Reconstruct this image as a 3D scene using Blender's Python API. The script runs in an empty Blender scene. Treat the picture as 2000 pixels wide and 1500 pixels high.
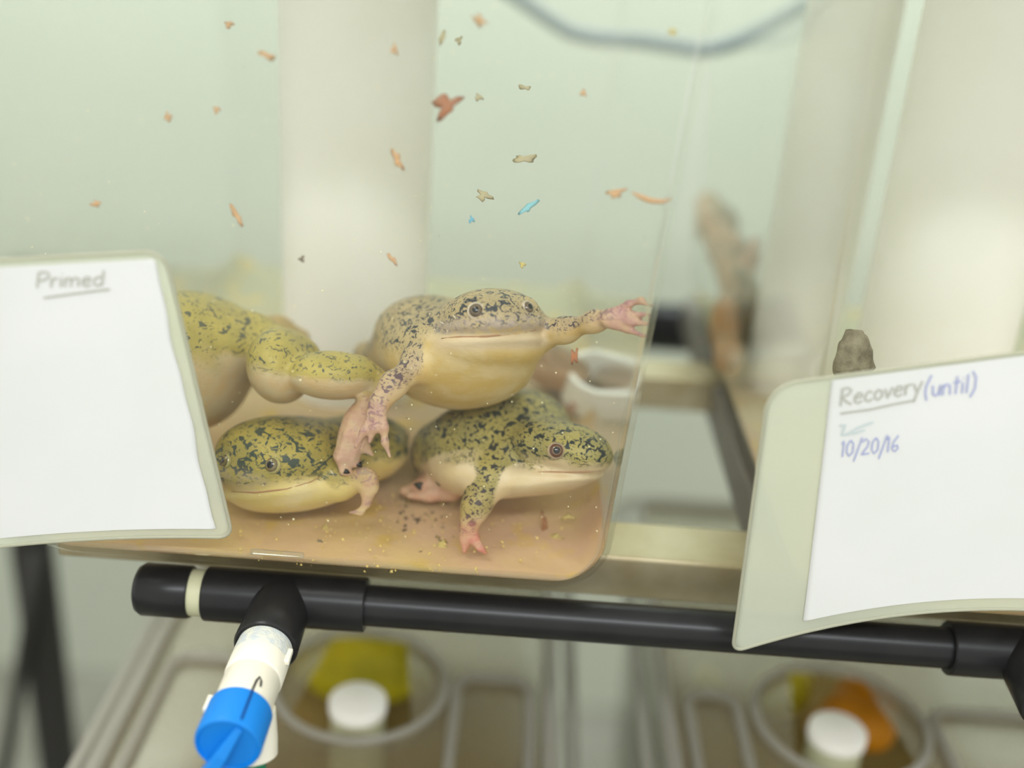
import bpy, bmesh, math, random
import numpy as np
from mathutils import Vector, Matrix

random.seed(7); rng = np.random.default_rng(7)
scene = bpy.context.scene
C = scene.collection

# ------------------------------------------------------------------ camera
FPX = 2200.0
PITCH = math.radians(24.0); ROLL = math.radians(4.2)
CAM = np.array([0.0, -0.4898, 0.3260])
_f = np.array([0, math.cos(PITCH), -math.sin(PITCH)])
_u0 = np.array([0, math.sin(PITCH), math.cos(PITCH)])
_r0 = np.array([1.0, 0, 0])
# picture is rolled: horizontals fall to the right
RT = _r0 * math.cos(ROLL) + _u0 * math.sin(ROLL)
UP = -_r0 * math.sin(ROLL) + _u0 * math.cos(ROLL)
FW = _f
cd = bpy.data.cameras.new('camera'); cam = bpy.data.objects.new('camera', cd); C.objects.link(cam)
cam.matrix_world = Matrix(((RT[0], UP[0], -FW[0], CAM[0]), (RT[1], UP[1], -FW[1], CAM[1]), (RT[2], UP[2], -FW[2], CAM[2]), (0, 0, 0, 1)))
cd.sensor_width = 36.0; cd.lens = 36.0 * FPX / 2000.0
cd.clip_start = 0.02; cd.clip_end = 50
cd.dof.use_dof = True; cd.dof.focus_distance = 0.552; cd.dof.aperture_fstop = 2.0
scene.camera = cam

# ------------------------------------------------------------------ world, lamps, exposure
w = bpy.data.worlds.new('room_light'); scene.world = w; w.use_nodes = True
bg = w.node_tree.nodes['Background']; bg.inputs[0].default_value = (1.0, 0.99, 0.945, 1); bg.inputs[1].default_value = 0.76

def area(name, loc, target, sx, sy, power, col):
    l = bpy.data.lights.new(name, 'AREA'); l.shape = 'RECTANGLE'; l.size = sx; l.size_y = sy
    l.energy = power; l.color = col
    o = bpy.data.objects.new(name, l); C.objects.link(o); o.location = loc
    d = Vector(target) - Vector(loc); o.rotation_euler = d.to_track_quat('-Z', 'Y').to_euler()
    return o
area('ceiling_strip_lamp', (0.25, -1.55, 1.55), (0.0, 0.1, 0.1), 1.5, 0.14, 19, (0.92, 0.97, 1.0))
area('ceiling_panel_lamp', (-0.9, -0.2, 1.9), (-0.1, 0.2, 0.1), 1.2, 0.6, 17, (1.0, 0.98, 0.92))
area('wall_gradient_fill', (0.3, 0.95, 1.0), (0.3, 1.35, 0.25), 2.4, 0.12, 19, (0.88, 0.98, 1.0))  # unseen lamp added to grade the back wall brighter towards the top

vs = scene.view_settings
scene.display_settings.display_device = 'sRGB'
vs.view_transform = 'Standard'; vs.look = 'None'; vs.gamma = 1.0; vs.use_curve_mapping = False
vs.exposure = 0.36
scene.cycles.transparent_max_bounces = 48
scene.cycles.max_bounces = 5; scene.cycles.diffuse_bounces = 3; scene.cycles.glossy_bounces = 2
scene.cycles.volume_bounces = 1; scene.cycles.adaptive_threshold = 0.08; scene.cycles.adaptive_min_samples = 16

# ------------------------------------------------------------------ small helpers
def lin(r, g, b):
    def f(c):
        c /= 255.0
        return c / 12.92 if c <= 0.04045 else ((c + 0.055) / 1.055) ** 2.4
    return (f(r), f(g), f(b), 1.0)

def ray(u, v):
    return FW + RT * ((u - 1000) / FPX) + UP * (-(v - 750) / FPX)
def P(u, v, z=None, Y=None, Z=None):
    d = ray(u, v)
    if Y is not None: z = (Y - CAM[1]) / d[1]
    if Z is not None: z = (Z - CAM[2]) / d[2]
    return Vector(CAM + d * z)
def CP(u, v, z):                       # camera-frame point (right, up, forward)
    return np.array([(u - 1000) / FPX * z, -(v - 750) / FPX * z, z])
CM = np.stack([RT, UP, FW], 1)         # camera frame -> world
def c2w(a): return CAM + a @ CM.T

def link(o, parent=None):
    C.objects.link(o)
    if parent is not None: o.parent = parent
    return o
def tag(o, label=None, cat=None, group=None, kind=None):
    if label: o['label'] = label
    if cat: o['category'] = cat
    if group: o['group'] = group
    if kind: o['kind'] = kind
    return o
def empty(name, loc, label=None, cat=None, group=None, kind=None):
    o = bpy.data.objects.new(name, None); C.objects.link(o); o.location = loc; o.empty_display_size = 0.01
    o['_o'] = 1; del o['_o']
    return tag(o, label, cat, group, kind)
def mesh_obj(name, verts, faces, mat, parent=None, smooth=True, origin=None):
    """verts in world coordinates; origin (or the parent's location) becomes the object's origin"""
    if origin is None:
        origin = Vector((0, 0, 0))
    org = Vector(origin)
    me = bpy.data.meshes.new(name)
    me.from_pydata([tuple(Vector(v) - org) for v in verts], [], [tuple(f) for f in faces])
    if smooth: me.polygons.foreach_set('use_smooth', [True] * len(me.polygons))
    me.update()
    if mat: me.materials.append(mat)
    o = bpy.data.objects.new(name, me); C.objects.link(o)
    if parent is not None:
        o.parent = parent
        po = Vector((0, 0, 0)); q = parent
        while q is not None:
            po += Vector(q.location); q = q.parent
        o.location = org - po
    else:
        o.location = org
    return o

class MB:
    def __init__(s): s.v = []; s.f = []
    def add(s, vs_, fs):
        b = len(s.v); s.v += [Vector(x) for x in vs_]; s.f += [tuple(i + b for i in f) for f in fs]; return s
    def box(s, a, b):
        x0, y0, z0 = a; x1, y1, z1 = b
        return s.add([(x0, y0, z0), (x1, y0, z0), (x1, y1, z0), (x0, y1, z0), (x0, y0, z1), (x1, y0, z1), (x1, y1, z1), (x0, y1, z1)],
                     [(0, 3, 2, 1), (4, 5, 6, 7), (0, 1, 5, 4), (1, 2, 6, 5), (2, 3, 7, 6), (3, 0, 4, 7)])
    def tube(s, pts, rad, n=14, closed=False, caps=True):
        pts = [Vector(p) for p in pts]; m = len(pts)
        if not hasattr(rad, '__len__'): rad = [rad] * m
        rings = []; ref = None
        for i, p in enumerate(pts):
            if closed: t = (pts[(i + 1) % m] - pts[i - 1])
            else: t = pts[min(i + 1, m - 1)] - pts[max(i - 1, 0)]
            if t.length < 1e-9: t = Vector((0, 0, 1))
            t.normalize()
            if ref is None:
                ref = Vector((0, 0, 1)) if abs(t.z) < .9 else Vector((1, 0, 0))
            x = (ref - t * ref.dot(t)).normalized(); y = t.cross(x); ref = x
            rings.append([p + (x * math.cos(2 * math.pi * k / n) + y * math.sin(2 * math.pi * k / n)) * rad[i] for k in range(n)])
        vs_ = [q for r in rings for q in r]; fs = []
        for i in range(m if closed else m - 1):
            j = (i + 1) % m
            for k in range(n):
                l = (k + 1) % n
                fs.append((i * n + k, i * n + l, j * n + l, j * n + k))
        if caps and not closed:
            fs.append(tuple(range(n - 1, -1, -1))); fs.append(tuple((m - 1) * n + k for k in range(n)))
        return s.add(vs_, fs)
    def lathe(s, base, axis, prof, n=40):
        """prof: (distance along axis, radius)"""
        base = Vector(base); a = Vector(axis).normalized()
        ref = Vector((0, 0, 1)) if abs(a.z) < .9 else Vector((1, 0, 0))
        x = (ref - a * ref.dot(a)).normalized(); y = a.cross(x)
        vs_ = []; fs = []
        for (d, r) in prof:
            for k in range(n):
                t = 2 * math.pi * k / n
                vs_.append(base + a * d + (x * math.cos(t) + y * math.sin(t)) * max(r, 1e-5))
        for i in range(len(prof) - 1):
            for k in range(n):
                l = (k + 1) % n
                fs.append((i * n + k, i * n + l, (i + 1) * n + l, (i + 1) * n + k))
        return s.add(vs_, fs)
    def build(s, name, mat, parent=None, smooth=True, origin=None, sharp=None):
        if origin is None:
            if parent is not None:
                origin = Vector((0, 0, 0)); q = parent
                while q is not None:
                    origin += Vector(q.location); q = q.parent
            else:
                lo = Vector((min(v.x for v in s.v), min(v.y for v in s.v), min(v.z for v in s.v)))
                hi = Vector((max(v.x for v in s.v), max(v.y for v in s.v), max(v.z for v in s.v)))
                origin = Vector(((lo.x + hi.x) / 2, (lo.y + hi.y) / 2, lo.z))
        o = mesh_obj(name, s.v, s.f, mat, parent, smooth, origin)
        if smooth and sharp is not None:
            o.data.set_sharp_from_angle(angle=math.radians(sharp))
        return o
def bevel(o, wd, seg=2):
    m = o.modifiers.new('b', 'BEVEL'); m.width = wd; m.segments = seg; m.limit_method = 'ANGLE'
    return o

# ------------------------------------------------------------------ materials
def new_mat(name):
    m = bpy.data.materials.new(name); m.use_nodes = True
    nt = m.node_tree; b = nt.nodes['Principled BSDF']
    return m, nt, b
def plain(name, col, rough=0.5, spec=0.5, metal=0.0, noise=0.0, nscale=60, col2=None, bump=0.0, bscale=200, sss=0.0):
    m, nt, b = new_mat(name)
    b.inputs['Base Color'].default_value = col
    b.inputs['Roughness'].default_value = rough; b.inputs['Specular IOR Level'].default_value = spec; b.inputs['Metallic'].default_value = metal
    if col2 is not None or noise or bump:
        tc = nt.nodes.new('ShaderNodeTexCoord')
        if col2 is not None:
            nz = nt.nodes.new('ShaderNodeTexNoise'); nz.inputs['Scale'].default_value = nscale; nz.inputs['Detail'].default_value = 4
            nt.links.new(tc.outputs['Object'], nz.inputs['Vector'])
            rp = nt.nodes.new('ShaderNodeMapRange'); rp.inputs[1].default_value = .35; rp.inputs[2].default_value = .65
            mx = nt.nodes.new('ShaderNodeMix'); mx.data_type = 'RGBA'
            mx.inputs[6].default_value = col; mx.inputs[7].default_value = col2
            nt.links.new(nz.outputs['Fac'], rp.inputs[0]); nt.links.new(rp.outputs[0], mx.inputs[0]); nt.links.new(mx.outputs[2], b.inputs['Base Color'])
        if bump:
            n2 = nt.nodes.new('ShaderNodeTexNoise'); n2.inputs['Scale'].default_value = bscale
            bp = nt.nodes.new('ShaderNodeBump'); bp.inputs['Strength'].default_value = bump; bp.inputs['Distance'].default_value = .001
            nt.links.new(tc.outputs['Object'], n2.inputs['Vector']); nt.links.new(n2.outputs['Fac'], bp.inputs['Height']); nt.links.new(bp.outputs[0], b.inputs['Normal'])
    return m
def clear(name, tint, gloss=0.08, edge=0.5, body=0.0, bodycol=(0.8, 0.8, 0.75, 1), rough=0.06):
    """clear plastic: tinted see-through + surface reflection + a little milky body"""
    m = bpy.data.materials.new(name); m.use_nodes = True; nt = m.node_tree; nt.nodes.clear()
    out = nt.nodes.new('ShaderNodeOutputMaterial')
    tr = nt.nodes.new('ShaderNodeBsdfTransparent'); tr.inputs[0].default_value = tint
    gl = nt.nodes.new('ShaderNodeBsdfGlossy'); gl.inputs['Roughness'].default_value = rough; gl.inputs[0].default_value = (1, 1, 1, 1)
    fr = nt.nodes.new('ShaderNodeFresnel'); fr.inputs[0].default_value = 1.35
    sc = nt.nodes.new('ShaderNodeMath'); sc.operation = 'MULTIPLY'; sc.inputs[1].default_value = edge
    nt.links.new(fr.outputs[0], sc.inputs[0])
    m1 = nt.nodes.new('ShaderNodeMixShader')
    if body > 0:
        df = nt.nodes.new('ShaderNodeBsdfDiffuse'); df.inputs[0].default_value = bodycol
        tl = nt.nodes.new('ShaderNodeBsdfTranslucent'); tl.inputs[0].default_value = bodycol
        ad = nt.nodes.new('ShaderNodeMixShader'); ad.inputs[0].default_value = .45
        nt.links.new(df.outputs[0], ad.inputs[1]); nt.links.new(tl.outputs[0], ad.inputs[2])
        m0 = nt.nodes.new('ShaderNodeMixShader'); m0.inputs[0].default_value = body
        nt.links.new(tr.outputs[0], m0.inputs[1]); nt.links.new(ad.outputs[0], m0.inputs[2])
        nt.links.new(m0.outputs[0], m1.inputs[1])
    else:
        nt.links.new(tr.outputs[0], m1.inputs[1])
    nt.links.new(sc.outputs[0], m1.inputs[0]); nt.links.new(gl.outputs[0], m1.inputs[2])
    nt.links.new(m1.outputs[0], out.inputs[0])
    return m
def side_wall_mat(name, base):
    """water side of the plastic side walls: beyond the critical angle the wall mirrors the inside"""
    m = base.copy(); m.name = name; nt = m.node_tree
    mix = [n for n in nt.nodes if n.type == 'OUTPUT_MATERIAL'][0].inputs[0].links[0].from_node
    old = mix.inputs[0].links[0].from_socket
    lw = nt.nodes.new('ShaderNodeLayerWeight'); lw.inputs[0].default_value = .5
    mr = nt.nodes.new('ShaderNodeMapRange'); mr.inputs[1].default_value = .42; mr.inputs[2].default_value = .68; mr.inputs[4].default_value = .72
    nt.links.new(lw.outputs['Facing'], mr.inputs[0])
    ge = nt.nodes.new('ShaderNodeNewGeometry'); iv = nt.nodes.new('ShaderNodeMath'); iv.operation = 'SUBTRACT'; iv.inputs[0].default_value = 1; nt.links.new(ge.outputs['Backfacing'], iv.inputs[1])
    mu = nt.nodes.new('ShaderNodeMath'); mu.operation = 'MULTIPLY'; nt.links.new(mr.outputs[0], mu.inputs[0]); nt.links.new(iv.outputs[0], mu.inputs[1])
    ma = nt.nodes.new('ShaderNodeMath'); ma.operation = 'MAXIMUM'; nt.links.new(mu.outputs[0], ma.inputs[0]); nt.links.new(old, ma.inputs[1])
    nt.links.new(ma.outputs[0], mix.inputs[0])
    return m
def water_mat(name, sc_d, sc_c, ab_d, ab_c):
    m = bpy.data.materials.new(name); m.use_nodes = True; nt = m.node_tree; nt.nodes.clear()
    out = nt.nodes.new('ShaderNodeOutputMaterial')
    s = nt.nodes.new('ShaderNodeVolumeScatter'); s.inputs['Density'].default_value = sc_d; s.inputs['Color'].default_value = sc_c
    a = nt.nodes.new('ShaderNodeVolumeAbsorption'); a.inputs['Density'].default_value = ab_d; a.inputs['Color'].default_value = ab_c
    ad = nt.nodes.new('ShaderNodeAddShader'); nt.links.new(s.outputs[0], ad.inputs[0]); nt.links.new(a.outputs[0], ad.inputs[1])
    nt.links.new(ad.outputs[0], out.inputs['Volume'])
    return m

M = {}
M['wall'] = plain('wall_paint', lin(184, 188, 172), .8, .2, col2=lin(178, 184, 168), nscale=3)
M['floor'] = plain('floor_paint', lin(140, 140, 128), .6, .3, col2=lin(125, 125, 112), nscale=6)
M['tank'] = clear('tank_plastic', (0.99, 0.997, 0.99, 1), edge=.26, body=.012, bodycol=lin(225, 220, 200))
M['tank_side'] = side_wall_mat('tank_side_plastic', M['tank'])
M['tank_rim'] = clear('tank_rim_plastic', (0.95, 0.97, 0.95, 1), edge=.6, body=.12, bodycol=lin(225, 222, 205))
M['lid'] = clear('lid_plastic', (0.9, 0.92, 0.9, 1), edge=.4, body=.35, bodycol=lin(228, 229, 220), rough=.3)
M['water'] = water_mat('murky_water', 0.42, (0.98, 1.0, 0.95, 1), 0.05, (0.80, 0.92, 0.70, 1))
M['pvc'] = plain('white_pvc', lin(247, 245, 236), .45, .4, col2=lin(243, 241, 228), nscale=20)
M['black'] = plain('black_pvc', lin(30, 30, 31), .30, .28, col2=lin(36, 36, 36), nscale=40)
M['black_soft'] = plain('black_rubber', lin(48, 47, 44), .6, .3)
M['band'] = plain('cream_pipe', lin(200, 200, 165), .4, .4)
M['blue'] = plain('blue_plastic', lin(10, 128, 215), .42, .4)
M['blue_dark'] = plain('blue_ink', lin(8, 60, 130), .5, .3)
M['cream'] = plain('ivory_plastic', lin(238, 234, 215), .4, .45)
M['putty'] = plain('thread_sealant', lin(196, 204, 206), .6, .3, col2=lin(222, 222, 205), nscale=220, bump=.6, bscale=500)
M['green'] = plain('green_tube', lin(20, 120, 85), .35, .5)
M['paper'] = plain('paper', lin(228, 229, 226), .8, .1, col2=lin(223, 225, 220), nscale=12)
M['vinyl'] = clear('vinyl_sleeve', (0.96, 0.97, 0.92, 1), edge=.5, body=.6, bodycol=lin(244, 248, 232), rough=.3)
M['vinyl_cover'] = clear('vinyl_cover', (0.985, 0.99, 0.975, 1), edge=.5, body=.05, bodycol=lin(230, 232, 220), rough=.25)
M['vinyl_edge'] = clear('vinyl_edge', (0.95, 0.95, 0.9, 1), edge=.9, body=.75, bodycol=lin(222, 222, 200), rough=.2)
M['pencil'] = plain('pencil_grey', lin(184, 184, 172), .7, .2)
M['ink'] = plain('blue_ink_pen', lin(166, 172, 214), .7, .2)
M['ink_pale'] = plain('faded_ink', lin(200, 212, 212), .7, .2)
M['alu'] = plain('galvanised_rail', lin(192, 182, 152), .30, .5, metal=.5, col2=lin(172, 158, 122), nscale=25, bump=.3, bscale=60)  # tan reflected from the lower tier is put into the metal colour
M['bar'] = plain('grey_steel_bar', lin(128, 122, 112), .5, .4, metal=.2, col2=lin(112, 106, 98), nscale=30)
M['sediment'] = plain('sediment', lin(222, 192, 134), .8, .1, col2=lin(214, 178, 146), nscale=14, bump=.5, bscale=150)
_m = M['sediment']; _nt = _m.node_tree; _b = _nt.nodes['Principled BSDF']
_src = _b.inputs['Base Color'].links[0].from_socket
_tc = _nt.nodes.new('ShaderNodeTexCoord'); _sx = _nt.nodes.new('ShaderNodeSeparateXYZ'); _nt.links.new(_tc.outputs['Object'], _sx.inputs[0])
_nz = _nt.nodes.new('ShaderNodeTexNoise'); _nz.inputs['Scale'].default_value = 22; _nz.inputs['Detail'].default_value = 5; _nt.links.new(_tc.outputs['Object'], _nz.inputs['Vector'])
_ad = _nt.nodes.new('ShaderNodeMath'); _ad.operation = 'MULTIPLY_ADD'; _ad.inputs[1].default_value = .16; _nt.links.new(_nz.outputs['Fac'], _ad.inputs[0]); _nt.links.new(_sx.outputs[1], _ad.inputs[2])
_mr = _nt.nodes.new('ShaderNodeMapRange'); _mr.inputs[1].default_value = -.06; _mr.inputs[2].default_value = .22; _nt.links.new(_ad.outputs[0], _mr.inputs[0])
_mx = _nt.nodes.new('ShaderNodeMix'); _mx.data_type = 'RGBA'; _mx.inputs[7].default_value = lin(176, 174, 146)
_nt.links.new(_mr.outputs[0], _mx.inputs[0]); _nt.links.new(_src, _mx.inputs[6])
# yellow patches
_n2 = _nt.nodes.new('ShaderNodeTexNoise'); _n2.inputs['Scale'].default_value = 45; _n2.inputs['Detail'].default_value = 3; _nt.links.new(_tc.outputs['Object'], _n2.inputs['Vector'])
_m2 = _nt.nodes.new('ShaderNodeMapRange'); _m2.inputs[1].default_value = .56; _m2.inputs[2].default_value = .68; _m2.inputs[4].default_value = .7; _nt.links.new(_n2.outputs['Fac'], _m2.inputs[0])
_x2 = _nt.nodes.new('ShaderNodeMix'); _x2.data_type = 'RGBA'; _x2.inputs[7].default_value = lin(222, 188, 96)
_nt.links.new(_m2.outputs[0], _x2.inputs[0]); _nt.links.new(_mx.outputs[2], _x2.inputs[6]); _nt.links.new(_x2.outputs[2], _b.inputs['Base Color'])
M['sed_low'] = plain('lower_sediment', lin(150, 128, 78), .8, .1, col2=lin(110, 92, 50), nscale=14)
M['lid_clear'] = clear('lower_lid_plastic', (0.93, 0.92, 0.88, 1), edge=.6, body=.22, bodycol=lin(200, 186, 150), rough=.2)
M['lid_rim'] = clear('lower_rim_plastic', (0.93, 0.92, 0.9, 1), edge=.7, body=.6, bodycol=lin(205, 202, 190), rough=.2)
M['yellow'] = plain('yellow_plastic', lin(222, 205, 40), .5, .3, col2=lin(190, 180, 40), nscale=25)
M['orange'] = plain('orange_plastic', lin(214, 140, 20), .5, .3)
M['hose'] = plain('grey_hose', lin(136, 150, 158), .5, .3)
M['claw'] = plain('black_claw', lin(20, 18, 18), .3, .5)
M['mouth'] = plain('mouth_crease', lin(168, 126, 92), .6, .2)

def skin(name, dors, dors2, dark, vent, vent2, pink, bscale=190, thr=.56, pat=1.0, seed=0.0, speck=0.3):
    m, nt, b = new_mat(name); N = nt.nodes; L = nt.links
    at = N.new('ShaderNodeAttribute'); at.attribute_name = 'skin'
    sp = N.new('ShaderNodeSeparateColor'); L.new(at.outputs['Color'], sp.inputs[0])
    tc = N.new('ShaderNodeTexCoord'); mp = N.new('ShaderNodeMapping'); mp.inputs['Location'].default_value = (seed, seed * .7, seed * 1.3)
    mp.inputs['Scale'].default_value = (1.0, 0.8, 1.5)
    L.new(tc.outputs['Object'], mp.inputs[0])
    def noise(scale, detail=2.0, rough=.5, dist=0.0):
        n = N.new('ShaderNodeTexNoise'); n.inputs['Scale'].default_value = scale; n.inputs['Detail'].default_value = detail
        n.inputs['Roughness'].default_value = rough; n.inputs['Distortion'].default_value = dist
        L.new(mp.outputs[0], n.inputs['Vector']); return n.outputs['Fac']
    def rng_(x, a, b_):
        r = N.new('ShaderNodeMapRange'); r.interpolation_type = 'SMOOTHSTEP'; r.inputs[1].default_value = a; r.inputs[2].default_value = b_
        L.new(x, r.inputs[0]); return r.outputs[0]
    def mix(f, a, b_):
        x = N.new('ShaderNodeMix'); x.data_type = 'RGBA'
        if hasattr(f, 'links'): L.new(f, x.inputs[0])
        else: x.inputs[0].default_value = f
        for i, q in ((6, a), (7, b_)):
            if hasattr(q, 'links'): L.new(q, x.inputs[i])
            else: x.inputs[i].default_value = q
        return x.outputs[2]
    def mul(a, b_):
        x = N.new('ShaderNodeMath'); x.operation = 'MULTIPLY'
        for i, q in ((0, a), (1, b_)):
            if hasattr(q, 'links'): L.new(q, x.inputs[i])
            else: x.inputs[i].default_value = q
        return x.outputs[0]
    def add(a, b_):
        x = N.new('ShaderNodeMath'); x.operation = 'ADD'
        for i, q in ((0, a), (1, b_)):
            if hasattr(q, 'links'): L.new(q, x.inputs[i])
            else: x.inputs[i].default_value = q
        return x.outputs[0]
    base_d = mix(rng_(noise(70, 4), .35, .65), dors, dors2)
    blot = rng_(noise(bscale, 1.5, .5, 1.2), thr, thr + .045)
    fine = mul(rng_(noise(bscale * 2.6, 1.0, .5, .6), .60, .66), .75)
    mx = N.new('ShaderNodeMath'); mx.operation = 'MAXIMUM'; L.new(blot, mx.inputs[0]); L.new(fine, mx.inputs[1])
    dn = rng_(add(sp.outputs[0], add(mul(noise(90, 3), .36), -.18)), .30, .66)
    pd = mul(mul(mx.outputs[0], dn), pat)
    v = mix(rng_(noise(60, 5), .35, .7), vent, vent2)
    grain = mul(rng_(noise(900, 2), .5, .75), speck)
    col = mix(dn, v, base_d)
    col = mix(mul(grain, .5), col, vent2)
    col = mix(pd, col, dark)
    pk = mix(mul(rng_(noise(160, 4), .35, .75), .45), pink, vent2)
    col = mix(mul(sp.outputs[1], .85), col, pk)
    col = mix(mul(at.outputs['Alpha'], rng_(noise(240, 3), .25, .6)), col, lin(176, 158, 146))
    col = mix(sp.outputs[2], col, lin(226, 206, 178))
    L.new(col, b.inputs['Base Color'])
    b.inputs['Roughness'].default_value = .42; b.inputs['Specular IOR Level'].default_value = .3
    b1 = N.new('ShaderNodeBump'); b1.inputs['Strength'].default_value = .35; b1.inputs['Distance'].default_value = .0006
    L.new(add(noise(420, 3), mul(mx.outputs[0], .25)), b1.inputs['Height']); L.new(b1.outputs[0], b.inputs['Normal'])
    return m
M['skinA'] = skin('skin_yellow_olive', lin(186, 168, 90), lin(172, 156, 84), lin(66, 74, 74), lin(216, 184, 134), lin(214, 196, 158), lin(200, 150, 135), 150, .60, .85, 1.3)
M['skinB'] = skin('skin_olive', lin(172, 154, 76), lin(152, 138, 70), lin(52, 66, 62), lin(210, 188, 112), lin(218, 198, 140), lin(196, 148, 132), 190, .535, .95, 4.1)
M['skinC'] = skin('skin_tan_olive', lin(190, 168, 122), lin(172, 154, 116), lin(56, 60, 66), lin(204, 172, 100), lin(216, 192, 140), lin(184, 132, 134), 270, .56, 1.0, 2.2)
M['skinD'] = skin('skin_dark_olive', lin(168, 154, 86), lin(150, 140, 84), lin(38, 46, 48), lin(212, 188, 142), lin(220, 200, 164), lin(206, 122, 112), 255, .545, 1.0, 6.6)
M['skinE'] = skin('skin_brown', lin(160, 128, 92), lin(140, 112, 80), lin(80, 70, 60), lin(200, 160, 125), lin(205, 175, 140), lin(190, 140, 120), 150, .6, .6, 3.0)
M['skinF'] = skin('skin_brown_olive', lin(134, 112, 66), lin(108, 98, 60), lin(54, 56, 48), lin(182, 140, 92), lin(178, 150, 118), lin(186, 146, 128), 120, .58, .7, 5.0)
def eye_mat(name, iris, rim):
    m, nt, b = new_mat(name); N = nt.nodes; L = nt.links
    tc = N.new('ShaderNodeTexCoord'); nr = N.new('ShaderNodeVectorMath'); nr.operation = 'NORMALIZE'; L.new(tc.outputs['Object'], nr.inputs[0])
    sx = N.new('ShaderNodeSeparateXYZ'); L.new(nr.outputs[0], sx.inputs[0])
    ac = N.new('ShaderNodeMath'); ac.operation = 'ARCCOSINE'; L.new(sx.outputs[2], ac.inputs[0])
    dv = N.new('ShaderNodeMath'); dv.operation = 'DIVIDE'; dv.inputs[1].default_value = math.pi / 2; L.new(ac.outputs[0], dv.inputs[0])
    cr = N.new('ShaderNodeValToRGB'); e = cr.color_ramp.elements
    e[0].position = 0.0; e[0].color = lin(12, 12, 14)
    e[1].position = .27; e[1].color = lin(14, 14, 16)
    for p, c_ in ((.30, lin(150, 128, 88)), (.335, iris), (.48, iris), (.57, lin(74, 58, 44)), (.60, rim), (.72, rim), (.82, lin(196, 176, 150))):
        q = e.new(p); q.color = c_
    L.new(dv.outputs[0], cr.inputs[0]); L.new(cr.outputs[0], b.inputs['Base Color'])
    b.inputs['Roughness'].default_value = .08; b.inputs['Coat Weight'].default_value = .5; b.inputs['Coat Roughness'].default_value = .03
    return m
M['eyeC'] = eye_mat('eye_brown', lin(96, 78, 60), lin(205, 190, 168))
M['eyeB'] = eye_mat('eye_gold', lin(120, 106, 70), lin(178, 168, 110))
M['eyeD'] = eye_mat('eye_red_brown', lin(96, 56, 40), lin(176, 150, 128))
M['lidB'] = plain('eyelid_olive', lin(176, 164, 104), .4, .4, col2=lin(150, 142, 90), nscale=300)
M['lidD'] = plain('eyelid_tan', lin(176, 152, 112), .4, .4, col2=lin(140, 122, 86), nscale=300)
M['lidskin'] = plain('eyelid_skin', lin(205, 188, 166), .4, .4, col2=lin(180, 166, 140), nscale=300)

# ------------------------------------------------------------------ the room
def struct(o): o['kind'] = 'structure'; return o
struct(MB().box((-4, 1.35, -1.2), (4, 1.45, 2.4)).build('wall_back', M['wall'], smooth=False))
struct(MB().box((-4, -3, -1.25), (4, 1.35, -1.2)).build('floor', M['floor'], smooth=False))

# ------------------------------------------------------------------ tanks
TAPER = 0.055
TW0, TW1 = -0.243, 0.0548       # tank outer sides at its bottom
TD = 0.435                       # depth
TH = 0.32
YF = -.013
PITCHX = 0.388
def rrect(x0, x1, y0, y1, r, n=8):
    pts = []
    for cx, cy, a0 in ((x1 - r, y0 + r, -90), (x1 - r, y1 - r, 0), (x0 + r, y1 - r, 90), (x0 + r, y0 + r, 180)):
        for k in range(n + 1):
            a = math.radians(a0 + 90 * k / n); pts.append((cx + r * math.cos(a), cy + r * math.sin(a)))
    return pts
def shell_rings(x0, x1, y0, y1, z0, z1, rv, rb, inset, taper, nb=8, nh=6):
    """loops of a rounded tapering tub from the bottom's middle outwards and up"""
    rings = []
    x0 += inset; x1 -= inset; y0 += inset; y1 -= inset; z0 += inset
    rb = max(rb - inset, .002); rv = max(rv - inset, .002)
    rby = max(.008 - inset, .003)
    for k in range(nb + 1):
        a = math.pi / 2 * k / nb
        off = rb * (1 - math.sin(a)); z = z0 + rb * (1 - math.cos(a)); d = z - z0
        oy = 0 if d >= rby else rby * (1 - math.sqrt(max(0, 1 - ((rby - d) / rby) ** 2)))
        e = taper * d
        rings.append([(x, y, z) for x, y in rrect(x0 + off - e, x1 - off + e, y0 + oy - e, y1 - oy + e, rv)])
    for k in range(1, nh + 1):
        z = z0 + rb + (z1 - z0 - rb) * k / nh; e = taper * (z - z0)
        rings.append([(x, y, z) for x, y in rrect(x0 - e, x1 + e, y0 - e, y1 + e, rv)])
    return rings
def tub(rings_o, rings_i, bottom=True):
    mb = MB(); n = len(rings_o[0])
    def skinr(rings, flip):
        vs_ = [p for r in rings for p in r]; fs = []
        for i in range(len(rings) - 1):
            for k in range(n):
                l = (k + 1) % n; q = (i * n + k, i * n + l, (i + 1) * n + l, (i + 1) * n + k)
                fs.append(q[::-1] if flip else q)
        b = tuple(range(n))
        fs.append(b if flip else b[::-1])
        return vs_, fs
    vo, fo = skinr(rings_o, False); vi, fi = skinr(rings_i, True)
    o = len(vo); fs = fo + [tuple(i + o for i in f) for f in fi]
    a = (len(rings_o) - 1) * n; b = o + (len(rings_i) - 1) * n
    for k in range(n):
        l = (k + 1) % n; fs.append((a + k, a + l, b + l, b + k))
    mb.add(vo + vi, fs); return mb
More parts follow.
